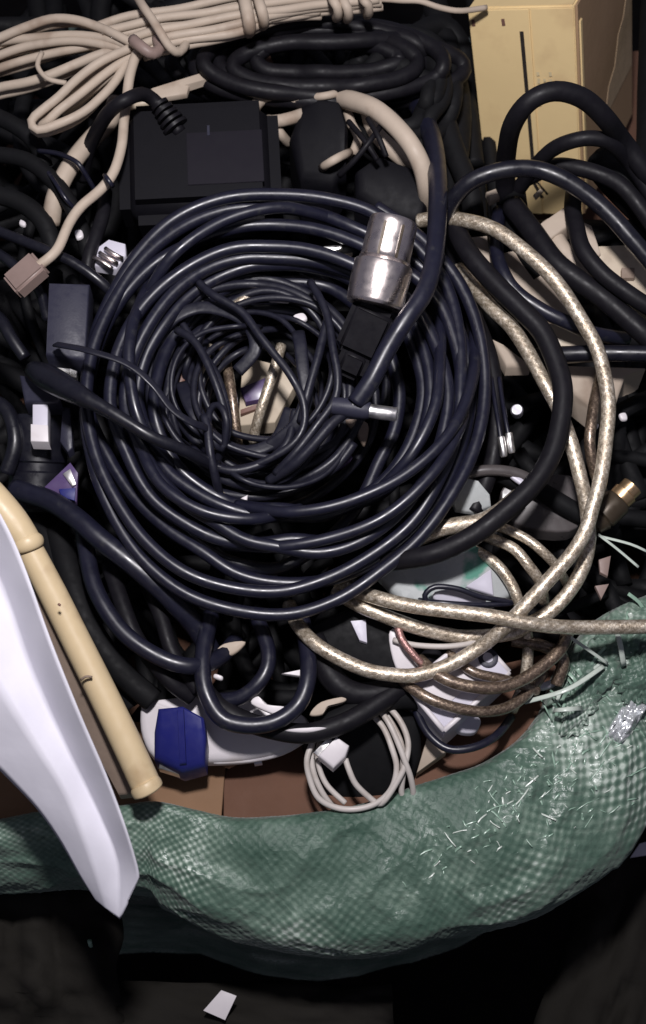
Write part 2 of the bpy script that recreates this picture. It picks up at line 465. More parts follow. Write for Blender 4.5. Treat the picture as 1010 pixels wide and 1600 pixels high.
# (outward mm, down mm) of the sack's section, rolled over at the rim
SEC = [(-10, -95), (-8, -60), (-5, -25), (-3, -8), (0, 0), (5, 1), (14, -1), (24, -5), (33, -11), (39, -18), (42, -26), (41, -35), (35, -48), (27, -66), (21, -95), (18, -140), (20, -200), (24, -256)]
def build_sack():
    root = empty('woven_sack', Vector((0, .12, GZ)), 'open green woven plastic sack with rolled frayed rim holding the heap of cables', 'sack')
    ring = closed_resample(rimw, .00085)
    n = len(ring)
    cen = Vector((0, .13, 0))
    sec = catmull([(o, d, 0, 0) for o, d in SEC], 1.15)
    # arc length of section
    vl = [0]
    for i in range(1, len(sec)): vl.append(vl[-1]+math.hypot(sec[i][0]-sec[i-1][0], sec[i][1]-sec[i-1][1]))
    ul = [0]
    for i in range(1, n): ul.append(ul[-1]+(ring[i][0]-ring[i-1][0]).length*1000)
    nor = []
    for i in range(n):
        a = ring[(i-6) % n][0]; b = ring[(i+6) % n][0]
        t = (b-a); t.z = 0; t.normalize()
        nv = Vector((t.y, -t.x, 0))
        nor.append(nv)
    PITCH = 1.8
    verts = []; uvs = []
    for i in range(n):
        p, q = ring[i]; nv = nor[i]
        # how far the fold bulges out along the rim
        bulge = 1.0
        if q < 1.5:
            pxq = q*len(RIM)
            tab = [.40, .40, .45, .52, .62, .70, .78, .90, 1.02, 1.12, 1.18, 1.22, 1.28, 1.30, 1.28, 1.24, 1.18, 1.12, 1.05, .98, .92, .88, .85]
            k0 = min(len(tab)-2, int(pxq)); g = min(1, pxq-k0); bulge = tab[k0]*(1-g)+tab[k0+1]*g
        for k, (o, d, _, _) in enumerate(sec):
            s = vl[k]
            fade = min(1, max(0, (s-92)/14))
            # wrinkles: long folds following the rim and cross creases
            w = 3.2*noise.noise(Vector((ul[i]*.020, s*.045, 1.3))) + 2.2*noise.noise(Vector((ul[i]*.055, s*.05, 5.1))) + .7*noise.noise(Vector((ul[i]*.15, s*.13, 8.2)))
            rid = 1-abs(noise.noise(Vector((ul[i]*.03+s*.03, s*.06-ul[i]*.012, 2.2))))*2
            w += 1.8*max(0, rid)**3
            w += 2.2*abs(noise.noise(Vector((ul[i]*.09, s*.10, 31)))) if 14 < q*len(RIM) < 23 else 0
            w *= 1 - .75*min(1, max(0, (s-138)/30))
            hz = 2.0*noise.noise(Vector((ul[i]*.03, 0, 4.4)))*max(0, 1-abs(s-96)/30)
            # tapes going over and under each other
            a = math.sin(math.pi*ul[i]/PITCH); bb = math.sin(math.pi*s/PITCH)
            weave = 0.11*a*bb + 0.07*random.uniform(-1, 1)
            oo = o*bulge if o > 0 else o
            # local outward normal of the section
            k0 = max(0, k-2); k1 = min(len(sec)-1, k+2)
            do = sec[k1][0]-sec[k0][0]; dd = sec[k1][1]-sec[k0][1]; l = math.hypot(do, dd) or 1
            no, nd = -dd/l, do/l
            disp = w*fade + weave
            verts.append((p + nv*((oo+no*disp)/1000) + Vector((0, 0, (d*(1 if d > -60 else 1)+nd*disp+hz)/1000)))[:])
    m = len(sec)
    faces = []; fl = []
    for i in range(n):
        j = (i+1) % n
        u0 = ul[i]/PITCH; u1 = (ul[j] if j else ul[i]+1)/PITCH
        for k in range(m-1):
            faces.append((i*m+k, j*m+k, j*m+k+1, i*m+k+1))
            fl += [u0, vl[k]/PITCH, u1, vl[k]/PITCH, u1, vl[k+1]/PITCH, u0, vl[k+1]/PITCH]
    me = bpy.data.meshes.new('sack_body'); me.from_pydata(verts, [], faces)
    lay = me.uv_layers.new(name='uv'); lay.data.foreach_set('uv', fl); me.update()
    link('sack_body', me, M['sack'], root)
    import numpy as np
    co = np.array(verts); nr = np.empty(len(verts)*3); me.vertices.foreach_get('normal', nr); nr = nr.reshape(-1, 3)
    rel = co-np.array(CAM); zz = rel@np.array(FW)
    pxs = 505+FPX*(rel@np.array(RT))/zz; pys = 800-FPX*(rel@np.array(UP))/zz
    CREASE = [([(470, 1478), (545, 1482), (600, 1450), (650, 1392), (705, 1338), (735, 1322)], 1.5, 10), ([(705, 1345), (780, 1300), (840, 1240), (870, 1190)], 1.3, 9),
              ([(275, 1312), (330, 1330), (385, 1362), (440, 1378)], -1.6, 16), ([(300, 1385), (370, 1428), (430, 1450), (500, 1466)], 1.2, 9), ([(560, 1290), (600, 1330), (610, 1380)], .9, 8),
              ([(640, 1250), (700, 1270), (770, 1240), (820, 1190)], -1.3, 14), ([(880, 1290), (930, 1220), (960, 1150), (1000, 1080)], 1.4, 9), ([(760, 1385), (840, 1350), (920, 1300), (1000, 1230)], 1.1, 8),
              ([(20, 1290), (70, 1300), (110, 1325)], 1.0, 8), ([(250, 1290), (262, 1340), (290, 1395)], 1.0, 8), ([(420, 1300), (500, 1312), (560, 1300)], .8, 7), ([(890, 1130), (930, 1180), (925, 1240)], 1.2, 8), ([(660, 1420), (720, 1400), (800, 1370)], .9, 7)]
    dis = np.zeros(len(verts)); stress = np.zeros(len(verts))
    jit = np.array([noise.noise(Vector(v)*160) for v in verts])*5
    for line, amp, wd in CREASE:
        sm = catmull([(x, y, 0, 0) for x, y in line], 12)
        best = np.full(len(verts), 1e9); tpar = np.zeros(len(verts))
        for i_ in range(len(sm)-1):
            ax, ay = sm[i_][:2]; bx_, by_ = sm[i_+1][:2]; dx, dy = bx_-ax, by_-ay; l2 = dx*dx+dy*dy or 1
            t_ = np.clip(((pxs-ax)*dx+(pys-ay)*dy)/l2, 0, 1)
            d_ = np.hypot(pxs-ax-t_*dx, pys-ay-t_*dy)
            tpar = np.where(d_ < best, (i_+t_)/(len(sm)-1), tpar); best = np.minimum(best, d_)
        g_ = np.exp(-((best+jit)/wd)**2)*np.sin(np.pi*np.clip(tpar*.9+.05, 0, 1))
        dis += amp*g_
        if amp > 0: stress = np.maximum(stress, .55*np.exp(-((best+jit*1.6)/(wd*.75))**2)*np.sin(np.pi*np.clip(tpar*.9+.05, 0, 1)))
    nr[nr@np.array((0, 0, 1.0)) < -.2] *= 0
    sgn = np.where((nr@np.array((0, 0, 1.0)))[:, None] < 0, -1, 1)
    co = co+nr*sgn*(dis[:, None]/1000)
    verts = [tuple(v) for v in co]
    me.vertices.foreach_set('co', co.ravel()); me.update()
    fa = me.attributes.new('frayed', 'FLOAT', 'POINT')  # whitens frays, stress creases and, as painted gloss, the shiny streaks
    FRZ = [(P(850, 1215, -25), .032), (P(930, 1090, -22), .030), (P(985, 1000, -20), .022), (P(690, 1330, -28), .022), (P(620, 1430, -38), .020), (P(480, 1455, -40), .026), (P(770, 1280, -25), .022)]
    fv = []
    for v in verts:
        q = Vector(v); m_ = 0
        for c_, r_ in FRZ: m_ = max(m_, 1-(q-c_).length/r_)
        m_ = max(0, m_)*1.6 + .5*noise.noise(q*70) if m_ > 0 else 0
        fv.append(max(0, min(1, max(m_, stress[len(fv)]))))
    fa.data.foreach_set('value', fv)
    from mathutils.bvhtree import BVHTree
    SKIN.append(BVHTree.FromPolygons(verts, faces))
    # loose tapes pulled from the weave
    FR = [((935, 835, 6), (965, 858, 4), (998, 886, 2), 5), ((938, 838, 4), (985, 850, 5), (1012, 862, 3), 5), ((887, 993, 2), (915, 1012, 1), (950, 1037, -6), 6),
          ((820, 1097, -8), (887, 1077, 0), (943, 1041, -6), 8), ((965, 990, -2), (970, 1010, -2), (975, 1040, -8), 9), ((866, 1110, -4), (890, 1108, 0), (910, 1106, -8), 8)]
    for a, b, c, w in FR:
        link('loose_tape', tube_mesh([a, b, c], w, prof=[(1, 0), (.7, .25), (-.7, .25), (-1, 0), (-.7, -.25), (.7, -.25)]), M['strand_pale'], root)
    rnd = random.Random(3)
    spots = []
    while len(spots) < 190:
        x = rnd.uniform(740, 1010); y = rnd.uniform(945, 1330)
        if len(spots) > 130:
            t_ = rnd.random(); x = 660+t_*240+rnd.gauss(0, 20); y = 1375-t_*200+rnd.gauss(0, 30)
        if y < 1165-(x-800)*1.05+6 or y > 1330-(x-800)*.35 or not 600 < x < 1010: continue
        spots.append((x, y))
    for x, y in spots:
        # short ends along the weave's two directions, also standing in for its glitter
        a = (-.62 if rnd.random() < .6 else .95) + rnd.gauss(0, .3); l = rnd.uniform(2.5, 9) if rnd.random() < .8 else rnd.uniform(9, 24)
        w = rnd.uniform(1.2, 3.4); b = a+rnd.uniform(-.35, .35)
        e0, e1 = (x-l*math.cos(a), y-l*math.sin(a)), (x+l*math.cos(b), y+l*math.sin(b))
        lift = rnd.uniform(0, 1.6) if rnd.random() < .3 else 0
        p = [(*e0, rim_height(*e0)-.3), (x, y, rim_height(x, y)+.2), (*e1, rim_height(*e1)+.05+lift)]
        link('loose_tape', tube_mesh(p, w, step=8, prof=[(1, 0), (.7, .12), (-.7, .12), (-1, 0), (-.7, -.12), (.7, -.12)]), M['strand_pale' if rnd.random() < .28 else 'strand'], root)
    # torn folds of the sack standing up at the right end of the rim
    for cx_, cy_, rx_, ry_, an, sd in ((935, 1040, 60, 34, -.9, 3.1), (985, 985, 55, 36, -.5, 7.7), (905, 1105, 44, 26, -1.1, 12.3), (1000, 1060, 46, 30, -1.2, 15.9)):
        V = []; F = []; n_ = 30; ca, sa = math.cos(an), math.sin(an)
        for j in range(n_+1):
            for i in range(n_+1):
                u, v = i/n_*2-1, j/n_*2-1
                u2, v2 = u*math.sqrt(1-v*v/2), v*math.sqrt(1-u*u/2)          # square to disc
                th_ = math.atan2(v2, u2); q_ = math.hypot(u2, v2)
                rr_ = 1 + q_*(.30*noise.noise(Vector((math.cos(th_)*2.2, math.sin(th_)*2.2, sd)))+.30*noise.noise(Vector((math.cos(th_)*7, math.sin(th_)*7, sd))))
                x, y = u2*rx_*rr_, v2*ry_*rr_
                X_, Y_ = cx_+x*ca-y*sa, cy_+x*sa+y*ca
                hh = rim_height(X_, Y_); hh = max(hh, -24)
                hh += (1-q_**2)*3 + 3.2*abs(noise.noise(Vector((u2*2.2, v2*1.4, sd+2)))) + 1.8*abs(noise.noise(Vector((u2*5, v2*4, sd+4)))) - .4
                V.append(P(X_, Y_, hh)[:])
        for j in range(n_):
            for i in range(n_): F.append((j*(n_+1)+i, j*(n_+1)+i+1, (j+1)*(n_+1)+i+1, (j+1)*(n_+1)+i))
        mt = bpy.data.meshes.new('torn_fold'); mt.from_pydata(V, [], F)
        uvl = mt.uv_layers.new(name='uv')
        uvl.data.foreach_set('uv', [c_ for f_ in F for q2 in f_ for c_ in ((q2 % (n_+1))*.55, (q2//(n_+1))*.4)])
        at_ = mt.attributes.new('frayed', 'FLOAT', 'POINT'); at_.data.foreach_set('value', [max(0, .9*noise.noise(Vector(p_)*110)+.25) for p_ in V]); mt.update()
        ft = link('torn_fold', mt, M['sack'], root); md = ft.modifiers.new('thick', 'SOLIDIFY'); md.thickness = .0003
    # long frayed ends standing off the rim at the right
    for k in range(34):
        x = rnd.uniform(850, 1010); y = 1112-(x-858)*1.05+rnd.uniform(-4, 26)
        a = rnd.gauss(-1.5, .5); l = rnd.uniform(14, 46); h = rim_height(x, y+6)
        p = [(x, y+4, h), (x+.5*l*math.cos(a), y+.5*l*math.sin(a), h+rnd.uniform(0, 5)), (x+l*math.cos(a+rnd.uniform(-.5, .5)), y+l*math.sin(a), h+rnd.uniform(-6, 5))]
        link('loose_tape', tube_mesh(p, rnd.uniform(2, 7), step=7, prof=[(1, 0), (.7, .1), (-.7, .1), (-1, 0), (-.7, -.1), (.7, -.1)]), M['strand_pale' if rnd.random() < .3 else 'strand'], root)
    return root
def rim_height(px, py):
    """height (mm) of the sack's skin under that pixel"""
    d = ray(px, py)
    hit = SKIN[0].ray_cast(CAM, d.normalized())
    return (hit[0].z-SLOPE*hit[0].y)*1000 if hit[0] is not None else -60.0
SKIN = []
rim_dense = []
for i in range(len(RIM)-1):
    for j in range(6): rim_dense.append(rimw[i].lerp(rimw[i+1], j/6))
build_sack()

# =================================================================== CARTON INSIDE THE SACK
carton = empty('cardboard_carton', P(400, 1200, -60), 'brown cardboard carton standing open inside the green sack under the cables', 'carton')
slab('front_flap', [(-60, 1120, -52), (-60, 1300, -28), (160, 1300, -26), (345, 1290, -26), (352, 1200, -34), (300, 1130, -48)], 3, 'carton_light', carton)
slab('front_flap', [(350, 1205, -36), (349, 1300, -29), (480, 1300, -27), (640, 1265, -26), (820, 1180, -24), (890, 1090, -22), (860, 1020, -40), (600, 1080, -50)], 3, 'carton', carton)
slab('carton_bottom', [(-400, 1250, -120), (1000, 1250, -120), (1250, 200, -120), (1150, 80, -120), (-150, 80, -120), (-300, 200, -120)], 4, 'carton', carton, bev=0)

# =================================================================== DEEP TANGLE
def tangle(name, n, hlo, hhi, w0, w1, seed, region):
    rnd = random.Random(seed); V = []; F = []
    for k in range(n):
        x = rnd.uniform(region[0], region[2]); y = rnd.uniform(region[1], region[3]); a = rnd.uniform(0, TAU)
        c = []; h = rnd.uniform(hlo, hhi); kk = rnd.uniform(-.5, .5)
        for i in range(9):
            if x > 735: y = max(y, 360)
            c.append((x, y, h)); x += 55*math.cos(a); y += 55*math.sin(a); a += kk+rnd.uniform(-.3, .3); h += rnd.uniform(-5, 5); h = min(hhi, max(hlo, h))
        me = tube_mesh(c, rnd.uniform(w0, w1), step=22, sides=7)
        o = len(V)
        V += [v.co[:] for v in me.vertices]; F += [tuple(o+i for i in p.vertices) for p in me.polygons]
        bpy.data.meshes.remove(me)
    me = bpy.data.meshes.new(name); me.from_pydata(V, [], F); me.update()
    o = link(name, me, M['deep'])
    return o
t = tangle('cable_tangle', 380, -105, -52, 18, 34, 5, (-40, 60, 1080, 1010))
tag(t, 'dark tangle of black leads filling the bottom of the sack', 'cable tangle', None, 'stuff')
rnd = random.Random(21)
for k in range(70):
    x = rnd.uniform(30, 1000); y = rnd.uniform(60, 1000); a = rnd.uniform(0, TAU); kk = rnd.choice((-1, 1))*rnd.uniform(.15, .5)
    if 700 < x < 960 and 340 < y < 600 or x > 640 and y < 420: continue
    if x < 240 and y > 880: continue
    c = []; h = rnd.uniform(-48, -30)
    for i in range(10):
        if x > 715: y = max(y, 345)
        c.append((min(1060, max(-40, x)), min(1090, max(40, y)), h)); x += 50*math.cos(a); y += 50*math.sin(a); a += kk+rnd.uniform(-.15, .15); h += rnd.uniform(-4, 4); h = min(-26, max(-50, h))
    cable('black_cable', c, rnd.uniform(16, 28), 'deep', 'black cable buried in the dark gaps beneath the upper coils', 'cable', 'cables buried beneath the coils', step=14, sides=8)

# =================================================================== MAIN BLACK COIL
CX, CY, RX, RY = 436, 621, 316, 339
def coil_ctrl(turns, ang0, cx=CX, cy=CY, rx=RX, ry=RY, n=24):
    """turns: list of (list of 12 radial factors from the right going down, list of 12 heights)"""
    out = []
    for ti, (rad, hh) in enumerate(turns):
        nxt = turns[min(ti+1, len(turns)-1)]
        for k in range(n):
            f = k/n; a = ang0 + TAU*f
            # factor at that angle of this turn, blended into the next turn in the last third
            def at(tab):
                q = (a % TAU)/TAU*len(tab); i = int(q) % len(tab); g = q-int(q)
                g = g*g*(3-2*g)
                return tab[i]*(1-g)+tab[(i+1) % len(tab)]*g
            b = max(0, (f-.66)/.34); b = b*b*(3-2*b)
            r = at(rad)*(1-b)+at(nxt[0])*b
            h = at(hh)*(1-b)+at(nxt[1])*b
            q = ti+f; dr = .024*rx*min(1, q*.8)
            out.append((cx+rx*r*math.cos(a)+dr*math.sin(q*2.3+.4), cy+ry*r*math.sin(a)+dr*math.cos(q*1.7), h))
    return out
def H(base, amp, s):
    r = random.Random(s); return [base+r.uniform(-amp, amp) for _ in range(12)]
T_ = [
 ([.995, .96, .935, .975, 1.0, .985, .995, .97, .985, .985, 1.0, 1.02], H(17, 2, 1)),
 ([.92, .88, .875, .925, .94, .92, .93, .905, .93, .915, .965, .985], H(21, 2, 2)),
 ([.97, .93, .90, .855, .80, .86, .96, .93, .88, .85, .86, .95], H(14, 3, 3)),
 ([.87, .80, .70, .63, .70, .80, .87, .84, .80, .80, .82, .89], H(22, 2, 4)),
 ([.84, .83, .78, .68, .63, .66, .73, .72, .72, .69, .72, .80], H(24, 2, 5)),
 ([.75, .70, .61, .57, .60, .67, .70, .66, .64, .63, .67, .74], H(19, 3, 7)),
 ([.70, .66, .58, .52, .55, .59, .62, .60, .57, .57, .62, .68], H(14, 3, 9)),
 ([.64, .60, .66, .74, .74, .70, .68, .64, .58, .52, .58, .62], H(3, 3, 10)),
]
cc = coil_ctrl(T_, math.radians(-62))
main = empty('coiled_cable', P(CX, CY, 0), 'big coil of glossy black coaxial cable lying in the middle of the heap', 'cable coil')
cable('cable', cc, 20.5, 'pvc', parent=main, step=9, sides=12, wob=13, seed=2, wf=.0035)
rc = random.Random(77)

# second thinner coil within
T2 = [([1, .98, .96, 1.0, 1.02, 1, .98, 1, 1, 1.02, 1, .98], H(8, 3, 21)),
      ([.92, .90, .92, .94, .9, .88, .92, .9, .94, .9, .88, .9], H(11, 3, 22)),
      ([.82, .86, .84, .8, .84, .86, .8, .84, .82, .8, .86, .82], H(6, 3, 23)),
      ([.95, .88, .8, .76, .8, .9, .96, .98, .9, .86, .9, .98], H(2, 3, 24)),
      ([.74, .78, .8, .74, .7, .74, .78, .74, .7, .72, .7, .7], H(4, 3, 25)),
      ([1.12, 1.12, 1.1, 1.1, 1.14, 1.12, 1.1, 1.12, 1.12, 1.14, 1.12, 1.1], H(-10, 3, 27))]
cable('coiled_lead', coil_ctrl(T2, math.radians(30), 405, 606, 176, 172), 15, 'cord',
      'small loose coil of thin black lead nested inside the big coil', 'cable coil', step=8, sides=10, wob=12, seed=4, wf=.005)

CROSS = [([(742, 520, 8), (735, 600, 24), (700, 680, 32), (630, 745, 33), (540, 785, 32), (450, 800, 28), (370, 790, 16)], 'black strand of the coil slanting across its lower right to the middle'),
 ([(735, 590, 6), (722, 660, 24), (680, 735, 33), (610, 800, 33), (530, 838, 30), (440, 856, 26), (350, 850, 14)], 'black strand of the coil crossing just below the slanting one'),
 ([(690, 470, 10), (690, 560, 26), (680, 640, 32), (640, 715, 30), (580, 780, 16)], 'black strand dropping steeply over the right side of the coil'),
 ([(215, 640, 10), (222, 700, 24), (255, 760, 29), (320, 800, 30), (400, 812, 27), (470, 795, 14)], 'black strand hugging the lower left inside of the coil'),
 ([(240, 430, 10), (205, 510, 28), (203, 590, 31), (222, 665, 28), (270, 730, 14)], 'black strand bowed along the left inside of the coil'),
 ([(520, 340, 14), (440, 322, 26), (350, 345, 29), (270, 400, 28), (225, 470, 14)], 'black strand crossing the top left loops of the coil')]
for k, (c, lab) in enumerate(CROSS): cable('black_cable', c, 19, 'pvc', lab, 'cable', step=8, sides=12, wob=4, seed=k+60, wf=.006)

# thin cords crossing the middle
INN = [
 ([(277, 516, 20), (301, 532, 24), (325, 572, 26), (341, 607, 26), (352, 647, 24), (352, 687, 20), (340, 720, 12)], 13, 'thin black cord bowing down the left of the middle gap'),
 ([(262, 470, 10), (320, 556, 16), (340, 588, 20), (352, 627, 22), (356, 667, 22), (346, 700, 20), (335, 690, 18), (326, 667, 20), (329, 640, 24), (342, 632, 26), (354, 655, 27), (350, 700, 20)], 11, 'thin black cord knotted in a small upright loop left of centre'),
 ([(310, 440, 20), (332, 461, 25), (379, 489, 27), (407, 524, 28), (431, 556, 28), (455, 588, 28), (474, 627, 26), (474, 667, 24), (451, 699, 22), (399, 726, 18), (350, 735, 14)], 13, 'thin black cord sweeping from upper left round the right of the middle gap'),
 ([(485, 440, 22), (502, 473, 26), (514, 508, 28), (522, 548, 30), (528, 588, 30), (522, 627, 29), (494, 667, 28), (462, 706, 26), (430, 740, 20)], 13, 'thin black cord curving below the black boot of the metal plug'),
 ([(512, 500, 24), (506, 524, 25), (498, 556, 26), (486, 596, 26), (478, 627, 25), (470, 660, 20)], 14, 'short thin black cord hanging straight right of the middle gap'),
 ([(466, 520, 20), (470, 540, 22), (474, 580, 23), (478, 619, 22), (460, 665, 18), (420, 700, 12)], 12, 'thin black cord behind the straight one right of the middle gap'),
 ([(318, 650, 22), (325, 667, 23), (329, 706, 23), (337, 746, 18), (345, 780, 8)], 14, 'short black cord end dropping into the lower gap of the coil'),
 ([(240, 545, 10), (270, 500, 16), (320, 480, 18), (380, 500, 20), (400, 545, 20), (372, 580, 16)], 12, 'thin black cord arching over the top of the middle gap'),
 ([(300, 700, 10), (330, 725, 16), (370, 735, 18), (420, 720, 18), (450, 690, 18), (462, 640, 16)], 14, 'thin black cord curving under the middle gap'),
 ([(285, 600, 8), (300, 640, 14), (330, 680, 14), (380, 705, 14), (430, 690, 12), (455, 640, 8)], 12, 'thin black cord lying deepest along the lower left of the middle gap'),
]
for c, w, lab in INN:
    cable('thin_cable', c, w, 'cord', lab, 'cord', 'thin cords tangled in the middle of the coil', prof=TWIN if w == 12 else None, step=7, wob=3, seed=w)

for k in range(13):
    a = rc.uniform(0, TAU); ox, oy = 30*math.cos(a), 28*math.sin(a); rx_, ry_ = rc.uniform(92, 135), rc.uniform(92, 130); rot = rc.uniform(0, TAU)
    a1 = rc.uniform(0, TAU); sp = rc.uniform(2.6, 5.6); c = []; h0 = rc.uniform(0, 20); n_ = 12
    for i in range(n_):
        t = a1+sp*i/(n_-1); x, y = rx_*math.cos(t), ry_*math.sin(t)
        c.append((405+ox+x*math.cos(rot)-y*math.sin(rot), 610+oy+x*math.sin(rot)+y*math.cos(rot), h0+6*math.sin(t*1.5+k)-(10 if i in (0, n_-1) else 0)))
    cable('thin_cable', c, rc.uniform(8, 12.5), 'cord', 'thin bluish black wire looping loosely in the nest inside the big coil', 'cord', 'loose wires of the nest inside the coil', step=7, wob=6, seed=k*1.3)

# twin lead and thick lead from the left across the coil
cable('twin_lead', [(88, 538, 30), (99, 540, 36), (139, 548, 42), (198, 568, 42), (238, 600, 40), (269, 639, 36), (300, 660, 32), (325, 670, 24), (345, 690, 14)], 7.5, 'cord',
      'flat black twin lead with a bare end lying over the left of the coil', 'lead', prof=TWIN, step=7)
cable('thick_lead', [(52, 578, 20, 30), (66, 586, 24, 40), (88, 597, 30, 42), (118, 614, 37, 36), (150, 631, 40, 25), (198, 659, 40, 21), (238, 683, 38, 20), (290, 705, 30, 20), (340, 730, 16, 20)], 30, 'pvc_gloss',
      'glossy black lead with a thick moulded end crossing the left of the coil', 'lead', step=7)

# =================================================================== METAL ANTENNA PLUG
def P3(px, py, h): return P(px, py, h)
plug = empty('metal_plug', P(594, 480, 40), 'large shiny metal plug with stepped barrel and black boot on top of the coil', 'plug')
a0 = P(578, 500, 33); a1 = P(614, 344, 46)
U = PX(600, 420, 42)*1000          # mm per px
lathe('barrel', P(585, 478, 36), P(601, 408, 42), [(0, 34*U), (0, 43*U), (.05, 45*U), (.08, 45.5*U), (.55, 46.5*U), (.90, 46.5*U), (.94, 45*U), (.95, 38*U), (1, 37*U), (1, 10*U)], 'chrome', plug, 48)
sleeve = lathe('ring_sleeve', P(600, 414, 41.5), P(616, 344, 47), [(0, 38*U), (.06, 39*U), (.1, 41*U), (.14, 39.5*U), (.2, 39*U), (.85, 38.5*U), (.95, 38*U), (1, 36*U), (1, 30*U), (.9, 30*U), (.9, 5*U)], 'chrome', plug, 48)
axp = (P(616, 344, 47)-P(600, 414, 41.5)).normalized()
tcam = (CAM-P(608, 380, 45)).normalized()
side = axp.cross(tcam).normalized()
outn = side.cross(axp).normalized()
for s in (-15, 13):
    cpt = P(608, 382, 44.3) + side*(s*U/1000)*-1
    oo = math.sqrt(max(0, (38.7*U)**2-(s*U)**2))/1000
    box('slot', cpt + outn*oo, (52*U, 4*U, 1.2), frame(axp, outn+side*(-s/70)), 'brassdark', sleeve, bev=.2)
bx = frame(P(560, 535, 26)-P(586, 478, 36), tcam)
box('boot', P(573, 515, 27), (86*U, 74*U, 60*U), bx, 'pvc_dim', plug, bev=3.0)
box('boot_neck', P(552, 566, 20), (48*U, 50*U, 46*U), bx, 'pvc_dim', plug, bev=3.0)

# thick cord over the right of the coil to the DC plug
dc = empty('power_lead', P(665, 470, 30), 'thick black lead ending in a small barrel plug right of the middle gap', 'lead')
cable('lead', [(640, 150, -10), (657, 172, -2), (677, 222, 12), (684, 280, 26), (684, 330, 36), (679, 400, 46), (664, 455, 50), (634, 500, 50), (606, 545, 46), (580, 595, 42), (556, 630, 38)], 30, 'pvc', parent=dc, step=8, sides=12)
U2 = PX(580, 640, 36)*1000
lathe('grip', P(520, 634, 34), P(580, 642, 36), [(0, 10*U2), (.02, 14*U2), (.6, 16*U2), (.85, 15*U2), (.97, 13*U2), (1, 9*U2)], 'case_grey', dc)
lathe('metal_tip', P(578, 642, 36), P(621, 648, 37), [(0, 11*U2), (.95, 11*U2), (1, 9.5*U2), (1, 5*U2), (.6, 5*U2), (.6, 1*U2)], 'steel', dc)
cable('thin_cable', [(556, 630, 38), (540, 645, 34), (518, 663, 31), (490, 695, 28), (459, 726, 24), (420, 752, 16)], 17, 'cord', 'black cord running from the barrel plug down to the left', 'cord', 'thin cords tangled in the middle of the coil', step=7)

# small bits inside the coil
def scrap(name, poly, th, m, label, cat='scrap', **k): return slab(name, poly, max(th, 2), m, label=label, cat=cat, bev=.7, smooth=len(poly) > 3, **k)
pk = empty('small_packet', P(425, 615, -14), 'white packet with purple print seen through the middle of the coil', 'packet')
slab('packet_body', [(380, 556, -10), (455, 575, -6), (462, 600, -6), (430, 660, -14), (372, 665, -16)], 8, 'beige', pk)
slab('print_patch', [(376, 606, -9), (420, 588, -8), (416, 622, -9), (384, 628, -10)], 3, 'purple', pk, bev=.2)
slab('print_line', [(376, 640, -12.2), (405, 630, -11.5), (404, 638, -11.8), (376, 647, -12.6)], 2, 'brown', pk, bev=.2)
cable('braided_lead', [(440, 540, 4), (432, 566, 5), (418, 610, 4), (405, 650, 0), (395, 690, -8)], 17, 'gold', 'short visible length of gold braid across the white packet', 'cable', 'gold braided cables', step=6)
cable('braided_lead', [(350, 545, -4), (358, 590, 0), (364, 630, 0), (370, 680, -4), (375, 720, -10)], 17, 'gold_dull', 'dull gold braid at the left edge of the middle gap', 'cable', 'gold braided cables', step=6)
cable('braided_lead', [(300, 700, -10), (308, 640, -2), (312, 590, 2), (330, 540, 0)], 11, 'gold', 'thin strip of gold braid left of the middle gap', 'cable', 'gold braided cables', step=6)
cable('braided_lead', [(340, 495, 4), (366, 478, 10), (390, 462, 10), (420, 452, 2)], 14, 'gold', 'bright gold braid bit peeping above the middle gap', 'cable', 'gold braided cables', step=6)
scrap('brown_scrap', [(252, 590, 0), (300, 560, 2), (306, 572, 2), (282, 600, 0), (262, 604, 0)], 3, 'brown', 'reddish brown scrap under the left side of the coil')
scrap('foil_scrap', [(500, 386, 18), (530, 382, 19), (534, 388, 19), (512, 394, 18)], 1, 'steel', 'shiny foil scrap just left of the metal plug')
scrap('white_scrap', [(530, 396, 10), (552, 394, 10), (548, 406, 10)], 1, 'beige', 'tiny cream scrap touching the metal plug')
scrap('white_scrap', [(420, 468, 14), (436, 458, 14), (452, 470, 14)], 1, 'white', 'tiny white triangle above the middle gap')
scrap('white_scrap', [(459, 492, 16), (474, 488, 16), (480, 498, 16), (464, 503, 16)], 1, 'white', 'tiny square white scrap above the middle gap')
scrap('white_scrap', [(436, 408, 16), (452, 410, 16), (450, 415, 16), (438, 413, 16)], 1, 'white', 'tiny white sliver high in the coil')
scrap('white_scrap', [(491, 458, 14), (503, 462, 14), (500, 469, 14), (491, 466, 14)], 1, 'white', 'tiny white chip beside the thin cord below the plug')
scrap('cream_scrap', [(664, 493, 22), (672, 497, 22), (688, 530, 22), (692, 572, 22), (680, 556, 22), (668, 524, 22)], 2, 'cream', 'narrow cream sliver between the strands right of the plug')
scrap('purple_scrap', [(500, 728, 2), (515, 716, 4), (550, 711, 6), (540, 726, 5), (512, 740, 2)], 2, 'purple', 'purple plastic shard in the lower part of the coil')
scrap('purple_scrap', [(480, 740, -2), (500, 718, -1), (508, 736, -1), (496, 744, -2)], 2, 'smoke', 'dark smoky shard beside the purple one')
scrap('white_scrap', [(332, 764, 10), (344, 762, 10), (358, 780, 10), (340, 782, 10)], 2, 'beige', 'pale cream bit in the lower left gap of the coil')
scrap('white_scrap', [(376, 778, 10), (388, 772, 10), (386, 784, 10)], 2, 'white', 'small bright chip right of the pale cream bit')
scrap('red_scrap', [(548, 785, 12), (566, 768, 12), (572, 766, 12), (562, 782, 12), (550, 792, 12)], 2, 'brown', 'reddish scrap among the lower right strands of the coil')
scrap('brown_scrap', [(540, 655, 12), (575, 660, 12), (570, 695, 10), (556, 676, 10)], 2, 'taupe', 'taupe scrap below the barrel plug')

